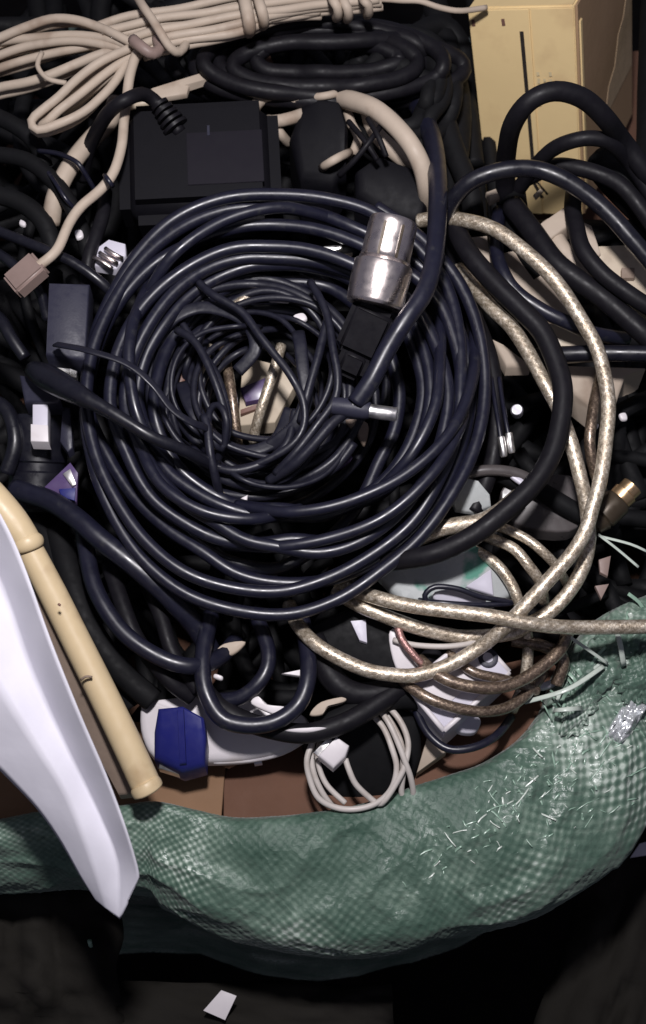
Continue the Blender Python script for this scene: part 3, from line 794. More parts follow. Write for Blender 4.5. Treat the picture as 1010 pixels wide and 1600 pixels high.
# =================================================================== GOLD BRAIDED CABLES (right)
GRP = 'gold braided cables'
cable('braided_cable', [(655, 345, 10), (691, 341, 16), (729, 345, 22), (768, 356, 26), (800, 376, 28), (848, 417, 30), (879, 453, 30), (907, 497, 30), (931, 540, 30), (945, 588, 30), (951, 635, 30), (947, 687, 29), (939, 746, 28), (927, 790, 27), (915, 830, 26), (893, 866, 25), (863, 900, 24), (825, 942, 21), (788, 980, 17), (749, 1012, 11), (700, 1040, 8), (650, 1055, 8), (610, 1054, 8), (570, 1046, 8), (525, 1026, 8), (490, 1003, 6), (465, 975, 0), (452, 945, -8)], 23, 'gold',
      'long gold braided cable curving from behind the coil down the right and back under it', 'cable', GRP, step=4, sides=14)
cable('braided_cable', [(715, 420, 0), (741, 449, 6), (768, 481, 12), (800, 512, 16), (824, 548, 18), (848, 592, 20), (871, 635, 20), (891, 687, 19), (907, 746, 17), (917, 795, 13), (920, 845, 11), (911, 886, 11), (891, 922, 11), (863, 953, 9), (832, 973, 7), (796, 990, 4), (729, 995, 3), (690, 990, 4), (650, 980, 6), (600, 962, 6), (560, 945, 4), (525, 925, -4)], 23, 'gold',
      'inner gold braided cable crossing under the long one and looping back to the coil', 'cable', GRP, step=4, sides=14)
cable('braided_cable', [(1040, 976, 14), (1010, 979, 14), (947, 980, 15), (887, 980, 17), (832, 975, 20), (768, 963, 21), (689, 953, 19), (640, 946, 16), (590, 934, 12), (550, 920, 4), (520, 900, -6)], 23, 'gold',
      'straight gold braided cable running out to the right over the sack rim', 'cable', GRP, step=4, sides=14)
cable('braided_lead', [(700, 850, -8), (741, 860, 0), (776, 882, 4), (800, 914, 4), (812, 946, 2), (824, 993, -4), (824, 1037, -8), (816, 1076, -12), (800, 1110, -18)], 18, 'gold', 'gold braided curl outermost to the left of three small arcs', 'cable', GRP, step=4, sides=12)
cable('braided_lead', [(750, 835, -6), (772, 843, 4), (804, 858, 8), (828, 886, 8), (844, 910, 4), (850, 940, -4)], 18, 'gold', 'gold braided curl in the middle of three small arcs', 'cable', GRP, step=4, sides=12)
cable('braided_lead', [(770, 822, 0), (792, 827, 8), (824, 843, 10), (848, 862, 10), (867, 882, 6), (885, 910, -4)], 16, 'gold', 'gold braided curl uppermost of three small arcs', 'cable', GRP, step=4, sides=12)
cable('braided_lead', [(610, 880, -6), (640, 850, 2), (672, 833, 6), (705, 822, 8), (749, 815, 8), (780, 799, 6), (810, 775, 0)], 26, 'gold', 'short thick gold braid lying under the black cable right of the coil', 'cable', GRP, step=4, sides=12)
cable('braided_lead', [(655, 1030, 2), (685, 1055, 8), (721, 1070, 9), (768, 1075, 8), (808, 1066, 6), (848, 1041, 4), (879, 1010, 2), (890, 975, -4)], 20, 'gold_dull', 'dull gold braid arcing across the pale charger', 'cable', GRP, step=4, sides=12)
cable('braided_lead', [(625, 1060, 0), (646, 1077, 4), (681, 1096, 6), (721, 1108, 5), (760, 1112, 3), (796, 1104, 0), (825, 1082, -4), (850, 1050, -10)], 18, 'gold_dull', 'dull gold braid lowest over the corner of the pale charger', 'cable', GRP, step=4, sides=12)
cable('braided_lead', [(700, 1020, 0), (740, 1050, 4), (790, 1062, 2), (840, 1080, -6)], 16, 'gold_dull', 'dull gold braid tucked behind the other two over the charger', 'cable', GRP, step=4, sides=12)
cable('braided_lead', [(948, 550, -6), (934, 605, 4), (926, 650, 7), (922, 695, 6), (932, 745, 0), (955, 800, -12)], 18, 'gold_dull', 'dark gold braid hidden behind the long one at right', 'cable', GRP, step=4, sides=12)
cable('braided_lead', [(618, 965, 4), (628, 998, 6), (644, 1020, 6), (665, 1042, 4), (690, 1060, -4)], 12, 'copper', 'coppery red braided wire over the white adapter block', 'cable', GRP, step=4, sides=12)
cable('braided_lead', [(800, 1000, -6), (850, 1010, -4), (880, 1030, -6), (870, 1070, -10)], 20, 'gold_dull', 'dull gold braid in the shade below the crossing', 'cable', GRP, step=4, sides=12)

# =================================================================== BLACK CABLES AT THE RIGHT
BR = [
 ([(792, 330, -10), (790, 277, 6), (792, 238, 26), (800, 198, 46), (820, 166, 58), (848, 147, 62), (879, 143, 62), (915, 156, 58), (947, 186, 50), (974, 222, 34), (1010, 269, 26), (1050, 320, 16)], 31, 'pvc_dim', 'thick black cable standing up in the tall arch before the tan box'),
 ([(800, 310, -6), (836, 261, 16), (863, 234, 30), (895, 220, 38), (927, 216, 40), (955, 224, 38), (985, 255, 26), (1015, 300, 20), (1050, 360, 12)], 24, 'pvc_dim', 'black cable in the lower arch inside the tall one'),
 ([(690, 345, 18), (705, 317, 26), (729, 289, 34), (760, 273, 38), (800, 264, 40), (840, 265, 40), (879, 279, 40), (919, 305, 38), (955, 337, 36), (986, 372, 34), (1010, 400, 32), (1050, 450, 28)], 27, 'pvc_gloss', 'glossy black cable in a flat arch below the tan box'),
 ([(820, 280, 6), (863, 261, 16), (895, 261, 20), (939, 273, 22), (974, 293, 22), (1010, 337, 20), (1050, 400, 12)], 26, 'pvc_dim', 'black cable slanting off to the right under the arches'),
 ([(780, 330, 0), (776, 390, 12), (788, 429, 16), (808, 457, 16), (848, 485, 16), (887, 504, 15), (925, 520, 10), (980, 530, 2)], 22, 'pvc', 'black cable passing beneath the long gold one'),
 ([(700, 330, 10), (729, 390, 20), (768, 437, 23), (816, 485, 25), (848, 520, 26), (871, 572, 27), (880, 615, 28), (874, 670, 28), (860, 715, 28), (832, 759, 28), (780, 807, 27), (729, 843, 25), (669, 868, 22), (600, 876, 12), (540, 868, 0)], 32, 'pvc_dim', 'thick dull black cable sweeping down between the two gold ones'),
 ([(800, 320, 10), (832, 362, 16), (867, 409, 20), (903, 437, 21), (947, 469, 21), (1010, 524, 20), (1060, 570, 18)], 34, 'pvc_dim', 'thick black cable running diagonally off the right edge'),
 ([(899, 290, 10), (895, 325, 18), (901, 358, 24), (911, 390, 27), (939, 425, 28), (974, 453, 28), (1010, 477, 27), (1060, 505, 24)], 27, 'pvc_dim', 'black cable curling round the beige plug at right'),
 ([(840, 556, 4), (871, 554, 10), (940, 552, 16), (1010, 553, 20), (1060, 555, 22)], 26, 'pvc_gloss', 'straight black cable level across the right edge'),
 ([(800, 300, -6), (806, 340, -2), (818, 385, 0), (850, 430, 0)], 44, 'deep', 'very thick black cable bundle below the arches'),
 ([(940, 250, 4), (975, 290, 8), (1010, 325, 8), (1060, 370, 4)], 60, 'deep', 'very thick black cable at the right edge behind the arches'),
 ([(640, 300, -8), (720, 420, -4), (745, 520, 2), (750, 600, 2), (735, 690, 0), (690, 780, -4)], 30, 'pvc_dim', 'black cable hugging the right outside of the big coil'),
 ([(730, 470, -4), (765, 560, 0), (775, 640, 0), (770, 720, -2), (740, 800, -6)], 28, 'pvc_dim', 'black cable further right outside the big coil'),
 ([(690, 170, -6), (712, 240, -4), (735, 300, -2), (742, 360, -6)], 34, 'deep', 'black cable dropping beside the left edge of the tan box'),
 ([(780, 740, -6), (840, 765, -4), (900, 800, -6), (960, 830, -10)], 30, 'deep', 'black cable lying under the gold cables at right'),
 ([(700, 750, 0), (760, 735, 2), (820, 745, 0), (870, 790, -6)], 18, 'smoke', 'smoky grey lead right of the coil below the probe pins'),
]
BR += [
 ([(1000, 330, -10), (1015, 240, -22), (1018, 140, -34), (1022, 40, -44), (1025, -40, -50)], 44, 'deep', 'dark cable running back beside the right face of the tan box'),
 ([(1040, 320, 0), (1050, 220, -20), (1048, 100, -30), (1045, -30, -40)], 50, 'deep', 'dark cable furthest right behind the arches'),
 ([(690, 330, -14), (712, 250, -18), (716, 160, -22), (700, 80, -26), (680, 10, -30)], 40, 'deep', 'dark cable rising along the left edge of the tan box'),
 ([(640, 60, -20), (690, 40, -24), (722, 80, -30), (728, 160, -34), (740, 260, -36)], 34, 'deep', 'dark cable hooking round the top left corner of the tan box'),
]
for c, w, m, lab in BR:
    cable('black_cable', c, w, m, lab, 'cable', step=8, sides=12)

# white and beige pieces at the right
pl = empty('beige_plug', P(870, 355, 2), 'beige plug with thick beige cord behind the black cables at right', 'plug')
slab('plug_body', [(838, 352, 12), (884, 320, 14), (898, 345, 14), (856, 376, 12)], 12, 'cream', pl, bev=2)
cable('cord', [(858, 352, 4), (874, 385, 8), (898, 412, 8), (925, 432, 6), (960, 450, 0)], 30, 'cream', parent=pl)
wb = empty('beige_socket_plate', P(980, 420, 0), 'beige plastic plate with a small dark square hole at the right edge', 'plate')
slab('plate', [(930, 384, 6), (985, 381, 6), (1030, 410, 4), (1030, 475, 2), (942, 424, 4)], 8, 'beige', wb, bev=1)
slab('square_hole', [(972, 418, 6.5), (992, 418, 6.5), (992, 434, 5.5), (972, 434, 5.5)], 3, 'taupe', wb, bev=.2)
BEI = [
 ([(778, 395, -4), (808, 388, -2), (852, 416, -2), (890, 488, -2), (872, 500, -4), (828, 474, -6), (796, 444, -6)], 14, 'cream', 'cream plastic casing between the gold cable and the thick black one'),
 ([(845, 506, -6), (880, 500, -4), (925, 522, -4), (935, 545, -6), (868, 550, -8)], 10, 'beige', 'beige plastic piece above the straight black cable'),
 ([(768, 528, -10), (786, 536, -8), (830, 571, -8), (792, 572, -10)], 8, 'cream', 'small cream wedge left of the inner gold cable'),
 ([(876, 570, -8), (1010, 574, -6), (978, 586, -8), (966, 622, -12), (930, 640, -14), (895, 612, -12)], 16, 'cream', 'cream plastic part hanging below the straight black cable'),
 ([(735, 368, -2), (762, 366, -2), (768, 412, -4), (752, 412, -6)], 8, 'cream', 'small cream piece just below the start of the long gold cable'),
 ([(1000, 486, 4), (960, 456, 6), (940, 446, 6), (944, 440, 6), (1030, 494, 4), (1030, 502, 3)], 3, 'beige', 'thin beige strip along the thick diagonal cable'),
 ([(906, 342, 4), (925, 350, 4), (940, 395, 2), (930, 410, 0), (910, 370, 2)], 8, 'cream', 'narrow cream piece between the curled cable and the plate'),
 ([(760, 298, 4), (776, 292, 4), (782, 305, 4), (766, 312, 4)], 5, 'cream', 'tiny cream chip below the flat arch'),
 ([(834, 302, 4), (846, 292, 4), (850, 296, 4), (838, 308, 4)], 3, 'beige', 'tiny beige sliver under the flat arch'),
]
for poly, th, m, lab in BEI:
    poly = [(x, y, h+5) for x, y, h in poly]
    slab('beige_piece', poly, th, m, label=lab, cat='plastic piece', bev=1.5, group='beige plastic pieces at the right')

# probe with two pins
pr = empty('twin_pin_lead', P(785, 680, 10), 'thin black lead ending in two bright metal pins right of the coil', 'lead')
U3 = PX(785, 690, 10)*1000
for dx, y0 in ((0, 682), (12, 676)):
    cable('wire', [(768+dx, 590, 6), (774+dx, 630, 10), (779+dx, 660, 12), (783+dx, y0+4, 12)], 7, 'pvc', parent=pr, step=6, sides=8)
    lathe('pin', P(783+dx, y0, 12), P(788+dx, y0+32, 10), [(0, 5*U3), (.05, 6*U3), (.9, 6*U3), (1, 4.5*U3)], 'steel', pr, 16)
lathe('white_button', P(808, 645, -8), P(808, 640, 0), [(0, 10*U3), (.8, 10*U3), (1, 8*U3), (1, 1*U3)], 'lilac', label='small round grey white button in the dark right of the coil', cat='button')
scrap('bright_chip', [(968, 646, 0), (978, 644, 0), (981, 654, 0), (972, 655, 0)], 2, 'white', 'tiny bright chip right of the long gold cable')
scrap('bright_chip', [(928, 660, 0), (936, 662, 0), (934, 668, 0), (928, 666, 0)], 2, 'white', 'tinier bright chip touching the long gold cable')
# brass plug far right
bp_ = empty('brass_plug', P(965, 785, 8), 'tarnished brass phono plug by the right edge', 'plug')
U4 = PX(965, 785, 8)*1000
lathe('grip', P(925, 822, 4), P(968, 780, 8), [(0, 12*U4), (.05, 18*U4), (.3, 23*U4), (.35, 21*U4), (.4, 24*U4), (.9, 24*U4), (1, 20*U4)], 'brassdark', bp_)
lathe('tip_ring', P(966, 782, 8), P(990, 758, 10), [(0, 15*U4), (.1, 19*U4), (.5, 20*U4), (.55, 17*U4), (.95, 17*U4), (1, 14*U4), (1, 10*U4), (.6, 9*U4), (.6, 1*U4)], 'brass', bp_)

# film, foil and dark plastic right of the coil
slab('plastic_bag', [(590, 900, 1), (622, 880, 5), (680, 862, 7), (745, 850, 4), (790, 880, 2), (805, 925, 0), (760, 950, -1), (690, 948, 1), (625, 935, 2)], 6, 'film', label='cloudy plastic bag with green print under the gold cables', cat='bag', bev=2)
slab('round_tag', [(703, 775, 0), (712, 756, 2), (730, 746, 2), (748, 750, 2), (766, 772, 0), (768, 790, -2), (740, 800, -4), (712, 796, -2)], 3, 'film', label='round pale plastic tag with a green mark right of the coil', cat='tag', bev=.8)
scrap('smoky_case', [(790, 755, -8), (890, 742, -6), (915, 790, -8), (890, 830, -10), (800, 815, -10)], 8, 'smoke', 'smoky grey translucent case under the gold cables', 'case')
scrap('grey_scrap', [(798, 744, 2), (808, 742, 2), (822, 752, 2), (816, 757, 2)], 2, 'lilac', 'small pale grey flake near the smoky case')
scrap('white_card', [(728, 916, 6), (768, 888, 7), (772, 930, 5)], 2, 'lilac', 'white card corner between gold braids and the bag', 'card')
scrap('white_card', [(680, 924, 7.6), (730, 920, 7), (760, 940, 5), (690, 942, 5)], 2, 'lilac', 'white card strip inside the thin black loop', 'card')
cable('thin_cable', [(668, 945, 9), (664, 930, 11), (680, 917, 12), (715, 920, 12), (750, 932, 10), (800, 942, 6), (740, 945, 9), (690, 942, 10), (655, 938, 5)], 9, 'pvc', 'thin black cord bent in a flat loop on the bag', 'cord', step=6)
for k, (poly, lab) in enumerate([([(936, 874, -4), (955, 868, -4), (950, 900, -4), (938, 894, -4)], 'pale oblong chip at right above the frayed rim'), ([(930, 915, -4), (952, 912, -4), (940, 936, -4)], 'pale triangular chip at right above the frayed rim')]):
    slab('pale_chip', poly, 2, 'pinkbeige', label=lab, cat='scrap', bev=.3)

# =================================================================== WHITE DEVICES AT THE FRONT
ch = empty('phone_charger', P(720, 1080, 0), 'pale charger block with raised square rim under gold braids', 'charger')
slab('case_body', [(634, 1072, 0), (742, 985, 2), (800, 1050, 2), (694, 1146, 0)], 20, 'lilac', ch, bev=1.5)
RM = [(637, 1073), (742, 989), (796, 1050), (694, 1142)]
for i in range(4):
    a, b = RM[i], RM[(i+1) % 4]
    cable('rim', [(a[0], a[1], .8), ((a[0]+b[0])/2, (a[1]+b[1])/2, .9), (b[0], b[1], .8)], 9, 'white', parent=ch, step=20, sides=8)
slab('side_label', [(660, 1075, 1.1), (735, 1012, 1.6), (762, 1042, 1.6), (690, 1110, 1.1)], 1, 'white', ch, bev=.2)
lathe('socket', P(763, 1030, 0), P(763, 1027, 2.5), [(0, 15*U3), (.9, 15*U3), (1, 13*U3), (1, 8*U3), (.4, 7*U3), (.4, .3)], 'case_grey', ch)
scrap('lilac_tab', [(708, 1124, -8), (740, 1118, -8), (752, 1126, -10), (742, 1144, -10), (716, 1142, -10)], 4, 'lilac', 'small lilac tab poking out below the pale charger', 'tab')
ad = empty('adapter_block', P(610, 1020, -4), 'dark adapter block with a bright slanted label beside the copper wire', 'adapter')
slab('body', [(470, 985, -4), (540, 950, -2), (620, 970, -2), (640, 1050, -4), (560, 1060, -8)], 24, 'deep', ad, bev=2)
slab('label_strip', [(548, 970, -1), (572, 968, -1), (574, 1004, -1.6), (562, 1000, -1.6)], 2, 'lilac', ad, bev=.2)
scrap('white_card', [(608, 990, 1), (625, 985, 1), (660, 1040, 0), (640, 1058, -2), (618, 1040, -1)], 2, 'white', 'white card under the copper wire', 'card')
cable('white_lead', [(615, 1000, 2), (650, 1008, 5), (700, 1010, 6), (745, 1003, 4), (790, 985, -2)], 9, 'usbwhite', 'thin white lead above the pale charger', 'lead', step=8)
cable('black_cable', [(650, 1110, -10), (669, 1146, -6), (700, 1170, -4), (740, 1168, -4), (775, 1150, -8), (800, 1120, -16)], 13, 'pvc', 'thin black cable drooping below the pale charger', 'cable', step=7)
scrap('cream_cone', [(651, 1208, -22), (668, 1150, -16), (698, 1174, -16)], 6, 'cream', 'cream wedge by the white cable coil', 'wedge')
scrap('pale_chip', [(840, 1070, -14), (872, 1058, -14), (876, 1066, -14), (850, 1076, -14)], 3, 'lilac', 'pale chip in the shade by the frayed rim')

rt_ = empty('white_router', P(350, 1150, -14), 'white plastic device with rounded edge under the black loops at the front', 'device')
slab('casing', [(220, 1100, -14), (240, 1092, -13), (330, 1085, -12), (430, 1100, -10), (480, 1120, -10), (476, 1150, -12), (440, 1172, -13), (390, 1184, -14), (330, 1188, -15), (250, 1186, -16), (222, 1150, -16)], 9, 'white', rt_, bev=2.5, smooth=True)
cable('edge_seam', [(335, 1189, -19), (390, 1186, -18), (440, 1175, -17), (474, 1156, -16)], 12, 'white', parent=rt_, step=10)
slab('foot', [(396, 1188, -20), (408, 1186, -20), (410, 1192, -20), (398, 1194, -20)], 3, 'lilac', rt_, bev=.3)
vg = empty('blue_plug', P(282, 1150, -2), 'royal blue plug wedged against the white device at the front', 'plug')
slab('plug_body', [(246, 1104, 0), (285, 1100, 4), (318, 1118, 2), (322, 1150, 2), (320, 1194, -4), (284, 1204, -6), (240, 1184, -8), (240, 1140, -2)], 16, 'blue', vg, bev=3)
slab('ridge', [(277, 1106, 4.5), (287, 1106, 5), (291, 1192, -3), (281, 1194, -4)], 4, 'blue', vg, bev=.8)
slab('metal_shell', [(250, 1190, -12), (290, 1202, -12), (288, 1212, -13), (248, 1200, -13)], 5, 'steel', vg, bev=.4)

BITS = [([(336, 1022, 0), (350, 1005, 0), (384, 1002, 0), (364, 1022, 0)], 'cream', 'pale cream bit under the coil near the front'),
        ([(336, 1052, 0), (348, 1056, 0), (346, 1062, 0), (334, 1058, 0)], 'white', 'tiny white chip below the pale cream bit'),
        ([(393, 1099, 2), (403, 1087, 2), (415, 1101, 2), (449, 1105, 2), (435, 1117, 2)], 'white', 'white forked scrap inside the front black ring'),
        ([(440, 1052, 2), (476, 1044, 2), (480, 1058, 2)], 'white', 'white pointed scrap right of the front black ring'),
        ([(484, 1116, 2), (502, 1096, 2), (540, 1088, 2), (538, 1096, 2), (510, 1104, 2), (504, 1116, 2)], 'cream', 'cream hooked scrap above the dark arc'),
        ([(445, 1141, 6), (480, 1136, 6), (512, 1137, 6), (480, 1144, 6)], 'white', 'white sliver on the dark arc at the front')]
for poly, m, lab in BITS: scrap('pale_scrap', poly, 2, m, lab)

FRONT = [
 ([(330, 960, -4), (318, 1020, 4), (320, 1075, 8), (344, 1120, 8), (379, 1133, 8), (419, 1131, 8), (451, 1116, 8), (472, 1092, 8), (482, 1055, 6), (480, 1010, 0), (470, 960, -8)], 27, 'pvc', 'black cable in a round ring at the front of the heap'),
 ([(310, 1060, -6), (328, 1090, -2), (365, 1118, 0), (419, 1138, 0), (478, 1146, 1), (538, 1130, 2), (590, 1100, 0), (640, 1063, -4), (680, 1020, -10)], 32, 'pvc_dim', 'thick black cable in a wide arc over the white device'),
 ([(400, 960, -6), (420, 1020, 0), (410, 1060, 2), (375, 1090, 0), (330, 1095, -4)], 24, 'pvc', 'black cable curling inside the front ring'),
 ([(490, 1000, -6), (520, 1060, -2), (560, 1085, -2), (620, 1075, -4), (650, 1045, -8)], 40, 'pvc_dim', 'thick black cable right of the front ring'),
 ([(500, 1140, -8), (560, 1110, -4), (610, 1090, -4), (650, 1090, -8)], 40, 'deep', 'thick dark cable above the white cable coil'),
 ([(24, 765, 0), (79, 783, 8), (120, 810, 12), (158, 843, 14), (222, 894, 12), (269, 938, 6), (310, 985, -4), (340, 1040, -12)], 34, 'pvc', 'thick black cable slanting beside the yellowed pipe'),
 ([(128, 810, -6), (135, 858, 2), (150, 922, 8), (190, 985, 10), (245, 1025, 10), (297, 1041, 8), (340, 1030, 0), (370, 1000, -8)], 27, 'pvc', 'black cable bending in a hook left of the front ring'),
 ([(170, 880, -6), (190, 940, 0), (215, 1000, 2), (262, 1060, 0), (300, 1090, -6)], 26, 'pvc_dim', 'black cable just inside the hooked one'),
 ([(215, 880, -8), (250, 960, -2), (270, 1020, 0), (310, 1080, -4)], 24, 'pvc_dim', 'black cable leading down to the blue plug'),
 ([(90, 830, -14), (110, 900, -8), (140, 980, -6), (190, 1050, -8), (240, 1095, -12)], 38, 'deep', 'thick dark cable deepest beside the pipe'),
 ([(60, 800, -20), (90, 880, -14), (120, 960, -14), (170, 1040, -16), (210, 1100, -22)], 44, 'deep', 'thick dark cable hidden beneath the pipe'),
]
for c, w, m, lab in FRONT: cable('black_cable', c, w, m, lab, 'cable', step=8, sides=12)
# dark adapter under the white coil
slab('dark_pouch', [(470, 1150, -18), (520, 1110, -12), (600, 1085, -10), (660, 1120, -12), (660, 1180, -18), (640, 1235, -26), (560, 1258, -30), (500, 1240, -28)], 14, 'deep', label='soft black pouch beneath the white cable coil', cat='pouch', bev=4)

# white cable coil with plug
uc = empty('white_cable_coil', P(560, 1180, -8), 'thin white charging cable coiled with its flat plug at the front', 'cable coil')
cable('cable', [(540, 1186, -6), (546, 1204, -6), (556, 1225, -8), (575, 1244, -10), (592, 1256, -11), (602, 1250, -9), (618, 1226, -7), (632, 1198, -5), (638, 1160, -4), (624, 1124, -4), (597, 1096, -5), (588, 1100, -5), (608, 1130, -3), (624, 1165, -3), (634, 1192, -4), (642, 1215, -7), (646, 1240, -12),
                (640, 1250, -15), (628, 1240, -13), (630, 1205, -8), (628, 1165, -6), (612, 1130, -6), (590, 1104, -8), (580, 1112, -8), (600, 1138, -6), (613, 1170, -5), (620, 1200, -6), (612, 1232, -8), (590, 1254, -10), (558, 1264, -11), (526, 1262, -11), (498, 1247, -9), (484, 1216, -7), (480, 1186, -5), (490, 1156, -5)], 9.5, 'usbwhite', parent=uc, step=5, sides=10)
cable('cable', [(492, 1150, -10), (487, 1170, -9), (490, 1206, -10), (506, 1242, -13), (532, 1274, -18)], 9.5, 'usbwhite', parent=uc, step=5, sides=10)
cable('cable', [(500, 1160, -12), (497, 1190, -12), (510, 1225, -13), (540, 1255, -14)], 9, 'usbwhite', parent=uc, step=5, sides=10)
slab('flat_plug', [(497, 1180, -1), (526, 1150, 0), (546, 1164, 0), (540, 1182, -1), (521, 1200, -2)], 6, 'white', uc, bev=1)
slab('metal_tongue', [(490, 1176, -2.4), (513, 1152, -2), (520, 1156, -2), (497, 1182, -2.6)], 2, 'steel', uc, bev=.2)

# =================================================================== CREAM HANK AT THE TOP LEFT
hk = empty('cream_cable_hank', P(220, 70, 20), 'bundle of cream flat cables bound at the middle lying across the top left', 'cable hank')
HK = [
 ([(-40, 75, 18), (0, 60, 20), (36, 44, 22), (79, 29, 24), (119, 30, 26), (158, 42, 28), (198, 62, 30), (228, 78, 30)], 19),
 ([(-40, 80, 14), (0, 66, 16), (60, 58, 19), (119, 54, 22), (170, 60, 25), (215, 77, 27)], 19),
 ([(-40, 105, 12), (0, 86, 16), (52, 72, 19), (119, 64, 22), (178, 74, 24), (220, 84, 25)], 18),
 ([(-40, 120, 8), (0, 106, 12), (60, 90, 15), (119, 76, 18), (170, 68, 20), (222, 74, 22)], 18),
 ([(-40, 148, 12), (0, 137, 15), (52, 126, 18), (119, 100, 20), (170, 82, 22), (222, 76, 24)], 20),
 ([(205, 76, 28), (160, 96, 30), (120, 124, 30), (92, 150, 29), (65, 172, 28), (50, 188, 27), (60, 202, 26), (98, 190, 25), (130, 174, 25), (155, 154, 25), (180, 128, 25), (206, 84, 24)], 19),
 ([(222, 80, 24), (170, 112, 26), (120, 150, 27), (92, 172, 26), (76, 188, 24), (62, 196, 20)], 19),
 ([(215, 86, 22), (180, 110, 23), (150, 136, 22), (120, 160, 20), (100, 170, 18)], 18),
 ([(-40, 95, 4), (20, 98, 8), (80, 82, 10), (140, 66, 12), (210, 68, 14)], 22),
]
for c, w in HK: cable('strand', c, w*.74, 'cream', parent=hk, step=10, sides=10, wob=3, seed=w)
rh = random.Random(12)
for c, w in HK[:8]+HK[:5]:
    dx, dy = rh.uniform(-14, 14), rh.uniform(4, 13)
    c2 = [(x+dx*(1-i/len(c)), y+dy*(1-.8*i/len(c)), h-6) for i, (x, y, h) in enumerate(c)]
    cable('strand', c2, 12.5, 'cream', parent=hk, step=10, sides=10, wob=6, seed=dx)
cable('thin_strand', [(66, 82, 26), (59, 103, 27), (75, 123, 28), (104, 130, 27)], 8, 'cream', parent=hk, step=6)
for i, c in enumerate([
 [(150, 42, 24), (190, 30, 26), (225, 22, 27), (300, 8, 27), (400, -8, 27), (460, -12, 26)],
 [(160, 50, 27), (230, 33, 30), (310, 22, 30), (395, 8, 30), (450, 0, 28), (520, -8, 26)],
 [(200, 62, 28), (240, 48, 31), (320, 34, 31), (395, 20, 31), (440, 14, 29), (510, 4, 26), (590, -2, 26)],
 [(215, 72, 28), (250, 60, 30), (330, 46, 30), (395, 32, 30), (435, 22, 28), (510, 10, 24), (597, 4, 24)],
 [(225, 80, 26), (260, 68, 28), (330, 57, 28), (390, 44, 28), (430, 28, 26), (500, 16, 22)],
 [(200, 46, 18), (300, 22, 20), (400, 6, 20), (500, -6, 20)]]):
    cable('strand', c, 13.5, 'cream', parent=hk, step=10, sides=10, wob=4, seed=i)
    cable('strand', [(x, y+8, h-3) for x, y, h in c], 12, 'cream', parent=hk, step=10, sides=10, wob=7, seed=i+20)
cable('tie', [(214, -6, 30), (224, 10, 38), (238, 30, 40), (253, 54, 40), (266, 74, 36), (279, 82, 32), (290, 70, 28), (286, 55, 24)], 14, 'cream', parent=hk, step=6)
cable('knot', [(208, 62, 36), (222, 74, 38), (238, 84, 36), (250, 76, 33), (246, 60, 31)], 18, 'pinkbeige', parent=hk, step=5)
for x, y0, y1, w in ((386, -14, 50, 20), (408, -14, 40, 17), (524, -14, 28, 15), (540, -14, 30, 15), (572, -14, 24, 14)):
    cable('wrap', [(x-8, y0, 30), (x-3, y0+16, 38), (x+3, y1-18, 38), (x+5, y1-4, 32), (x+2, y1, 24)], w, 'cream', parent=hk, step=5)
cable('tail', [(590, -2, 26), (630, 1, 24), (657, 2, 24), (688, 12, 22), (720, 17, 20), (760, 12, 16)], 9, 'cream', parent=hk, step=7)
cable('loose_end', [(220, 72, 26), (212, 88, 28), (203, 119, 28), (198, 158, 26), (194, 190, 26), (190, 230, 26), (178, 269, 26), (158, 296, 26), (127, 323, 27), (108, 350, 28), (91, 388, 30), (71, 408, 30), (46, 424, 28)], 16, 'cream', parent=hk, step=7)
pgm = frame(P(30, 440, 28)-P(62, 412, 30), Vector((0, 0, 1)))
box('plug', P(42, 430, 27), (60*PX(42, 430, 27)*1000, 46*PX(42, 430, 27)*1000, 7), pgm, 'pinkbeige', hk, bev=1.2)
cable('black_mark', [(164, 274, 31), (170, 282, 34), (176, 291, 31)], 8, 'pvc', parent=hk, step=4)

cable('cream_tube', [(182, 160, 0), (170, 190, 4), (145, 216, 8), (119, 247, 10), (99, 280, 10), (86, 312, 8), (80, 350, 2)], 29, 'cream', 'wide cream tube crossed by thin black wires left of the black adapter', 'tube', step=8)
cable('thin_wire', [(60, 236, 10), (90, 240, 16), (118, 252, 20), (130, 266, 18), (150, 300, 8)], 8, 'pvc', 'thin black wire crossing the upper part of the wide cream tube', 'wire', step=6)
cable('thin_wire', [(70, 262, 12), (86, 284, 18), (104, 312, 18), (130, 340, 8)], 7, 'pvc', 'thin black wire crossing the lower part of the wide cream tube', 'wire', step=6)
slab('cream_strip', [(236, 138, 10), (326, 110, 12), (339, 119, 12), (296, 134, 10), (292, 146, 10), (240, 154, 10)], 3, 'cream', label='short cream plastic strip with cut end under the hank', cat='strip', bev=.6)
cable('cream_strip', [(205, 166, 6), (222, 162, 8), (244, 158, 6)], 12, 'beige', 'tiny cream bit beside the adapter cord', 'strip', step=6)

# =================================================================== BLACK ADAPTER AND NEIGHBOURS
pa = empty('power_adapter', P(320, 250, 10), 'large matt black power adapter with ribbed cord behind the coil', 'power adapter')
exx = P(440, 250, 14)-P(200, 262, 14)
ad_rot = frame(exx, Vector((0.0, -.35, 1)))
uA = PX(315, 250, 10)*1000
box('body', P(315, 268, 4), (250*uA, 205*uA, 32), ad_rot, 'case', pa, bev=8)
for i in range(5):
    f = i/5
    p = P(276-30*f, 200-42*f, 22+5*f); q = P(276-30*(f+.13), 200-42*(f+.13), 22+5*(f+.13))
    lathe('relief_rib', p, q, [(0, 5.0-2.2*f), (.1, 6.0-2.4*f), (.9, 6.0-2.4*f), (1, 5.0-2.2*f)], 'pvc_dim', pa, 24)
box('rating_label', P(352, 246, 20.5), (116*uA, 88*uA, .8), ad_rot, 'label', pa, bev=.2)
box('label_tick', P(326, 204, 21.8), (4*uA, 17*uA, .6), ad_rot, 'case_grey', pa, bev=.1)
